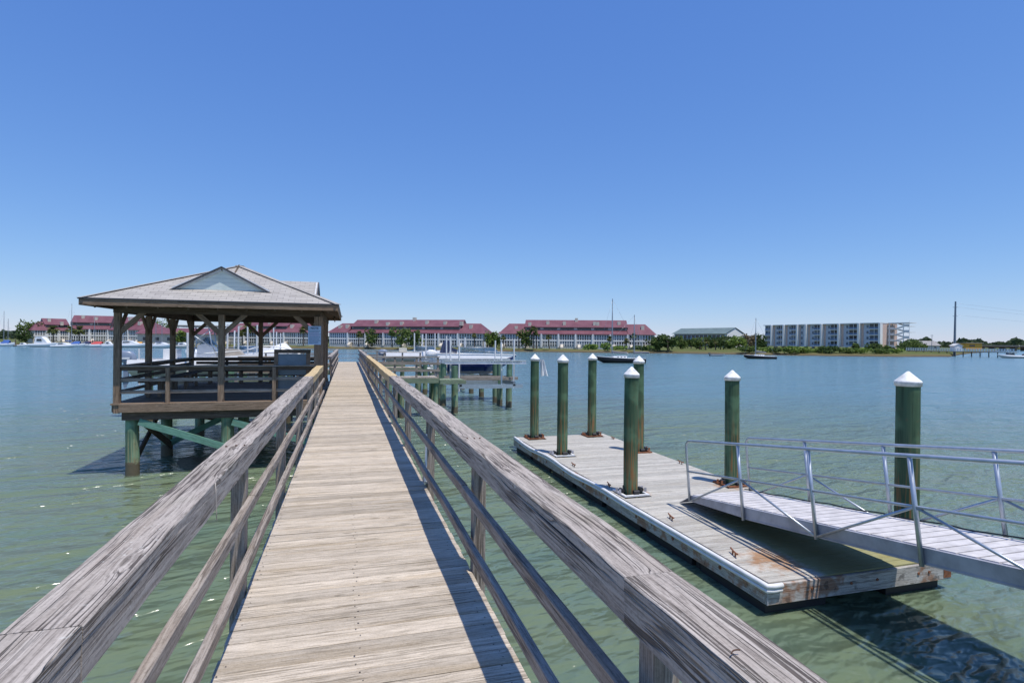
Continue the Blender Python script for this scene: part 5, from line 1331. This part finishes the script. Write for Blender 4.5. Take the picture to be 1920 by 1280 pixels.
T = [ # u, D, ytop, width px, leaf
 (52,243,598,34,'leaf_mid','big leafy tree left of the leftmost row house'), (64,240,603,30,'leaf_mid','leafy tree touching the leftmost red roof'),
 (48,232,620,26,'leaf_dark','dark cedar like tree below the big leafy tree at the left marina'),
 (300,262,596,42,'leaf_mid','green tree rising behind the marina building in the pavilion opening'), (322,262,600,30,'leaf_mid','green tree beside the one behind the marina building'),
 (340,222,618,26,'leaf_bright','bright green tree seen through the third pavilion bay'),
 (697,214,614,24,'leaf_mid','round green tree at the left of the middle row house'), (752,205,612,40,'leaf_mid','broadest green tree in front of the middle row house'), (779,204,615,30,'leaf_mid','green tree right of the broadest one at the middle row house'),
 (914,206,621,16,'leaf_bright','left slim tree in the gap between the two row houses'), (922,215,619,20,'leaf_mid','middle tree in the gap between the two row houses'), (931,206,621,16,'leaf_bright','right slim tree in the gap between the two row houses'),
 (985,197,616,28,'leaf_mid','green tree at the left wing of the right row house'),
 (1237,194,619,38,'leaf_dark','large dark tree at the right end of the right row house'), (1252,190,628,34,'leaf_dark','dark round tree at the water beside the large dark tree'), (1226,191,634,22,'leaf_mid','lower green tree before the right row house end'),
 (1276,215,630,26,'leaf_mid','first tree right of the dark trees'), (1296,235,633,26,'leaf_dark','dark tree under the left end of the green roof'), (1312,205,632,28,'leaf_mid','tree below the middle of the green roof'),
 (1333,235,631,26,'leaf_dark','dark tree below the right part of the green roof'), (1351,208,627,30,'leaf_dark','taller dark tree before the white gable'), (1369,230,629,26,'leaf_mid','tree before the white annex'),
 (1384,205,629,30,'leaf_bright','bright green tree under the white annex'), (1403,215,626,26,'leaf_brown','brown budding tree left of the small sailboat mast'), (1420,230,624,22,'leaf_dark','dark tree right behind the small sailboat mast'), (1428,212,632,18,'leaf_dark','dark tree at the left corner of the condominium'),
 (1636,205,643,26,'leaf_dark','dark bushy tree before the right part of the condominium'), (1661,212,647,22,'leaf_mid','round green tree below the pink end wall'), (1603,205,644,16,'leaf_mid','small tree before the fourth white fin'),
 (1706,235,637,34,'leaf_mid','broad light green tree right of the condominium stairs'), (1722,250,639,32,'leaf_mid','green tree left of the small house'), (1695,228,646,22,'leaf_dark','dark low tree at the foot of the condominium stairs')]
for (u, D, yt, wp_, mt, lab) in T: tree(u, D, yt-1, wp_*(1.35 if u > 1200 else 1.1), mt, lab, trunkf=.12 if yt < 630 else .02)
Pm = [(100,232,612,'palm with a rounded head before the leftmost row house',26), (131,226,612,'left palm of the pair before the stepped row house',22), (148,228,613,'right palm of the pair before the stepped row house',26),
 (466,222,608,'broad palm seen through the pavilion left of its centre',34), (455,226,618,'lower palm beside the broad one seen in the pavilion',20), (569,220,612,'palm at the right end of the row house beside the notice board',22),
 (672,216,620,'leftmost palm before the middle row house',18), (735,205,618,'palm left of the broadest tree at the middle row house',18), (890,202,622,'palm at the white end wing of the middle row house',14),
 (945,199,626,'palm at the left white wing of the right row house',14), (973,196,620,'first palm of the cluster at the right row house',18), (1000,194,611,'tallest palm of the cluster at the right row house',22), (1006,196,618,'palm just right of the tallest palm',16),
 (1030,195,625,'low palm right of the palm cluster',14), (1143,192,628,'palm partly behind the black sailboat mast',16), (1174,191,632,'short palm between the two sailboat masts',16), (1187,196,622,'palm behind the shorter sailboat mast',14),
 (1323,200,634,'palm before the dark trees under the green roof',16), (1342,200,636,'lower palm before the dark trees under the green roof',14)]
for (u, D, yt, lab, wp_) in Pm: palm(u, D, yt, lab, wp_)
Sb = [(1108,188,646,26,'leaf_bright','bright green bush left of the black sailboat mast'), (1133,188,643,22,'leaf_bright','taller bright bush touching the black sailboat mast'), (1160,189,650,24,'leaf_bright','low bush under the sailboat booms'),(1195,189,650,26,'leaf_mid','low bush right of the second mast'),(1215,188,648,20,'leaf_mid','low bush under the right row house end'),
 (1397,183,652,26,'leaf_mid','low round bush left of the small sailboat mast'), (1412,182,650,26,'leaf_mid','low round bush behind the small sailboat mast'), (1440,184,654,24,'leaf_bright','low bright bush at the left condominium corner'),
 (1462,180,652,30,'leaf_dark','dark bush before the first condominium bay'), (1483,178,649,34,'leaf_bright','bright bush before the second condominium bay'), (1502,180,651,30,'leaf_bright','bright bush before the third condominium bay'), (1535,181,656,30,'leaf_bright','low bright bush before the narrow condominium bay'),
 (1560,178,650,36,'leaf_dark','largest dark bush before the middle of the condominium'), (1585,178,655,30,'leaf_mid','low bush right of the largest dark bush'), (1610,178,656,34,'leaf_bright','low bright bush before the right bays'), (1650,178,657,34,'leaf_mid','low spreading bush under the pink end wall'), (1680,180,657,30,'leaf_bright','low bright bush under the outdoor stairs')]
for (u, D, yt, wp_, mt, lab) in Sb: tree(u, D-2, yt-1.5, wp_*1.3, mt, lab, 'shrub', 'shrubs on the far shore', 0.0)
def far(u0, u1, D, z, n, vary):
    mb = MB()
    for _ in range(n):
        u = random.uniform(u0, u1); d = D*random.uniform(.95,1.1); base = at(u, d, 0)
        h = z*(.75+.25*math.sin(u*vary)+.15*math.sin(u*vary*2.7))*random.random()**.45
        s = D*.0045*random.uniform(.6,1.2); p = base+Vector((0,0,1+h))
        a = Vector((random.gauss(0,1), random.gauss(0,1), random.gauss(0,.6))).normalized(); b = a.cross(Vector((random.gauss(0,1), random.gauss(0,1), random.gauss(0,1)))).normalized()
        mb.add([p+a*s, p+b*s*.7, p-a*s, p-b*s*.7], [(0,1,2,3)])
    return mb.build('tree_line', 'leaf_far')
tag(far(-500, 66, 480, 7.5, 2600, .11), 'distant low wood behind the left marina', 'trees', kind='stuff')
tag(far(1690, 2500, 620, 9.5, 7000, .07), 'distant wood along the right horizon', 'trees', kind='stuff')
tag(far(560, 1440, 330, 5.0, 5000, .05), 'low wood behind the far shore houses', 'trees', kind='stuff')
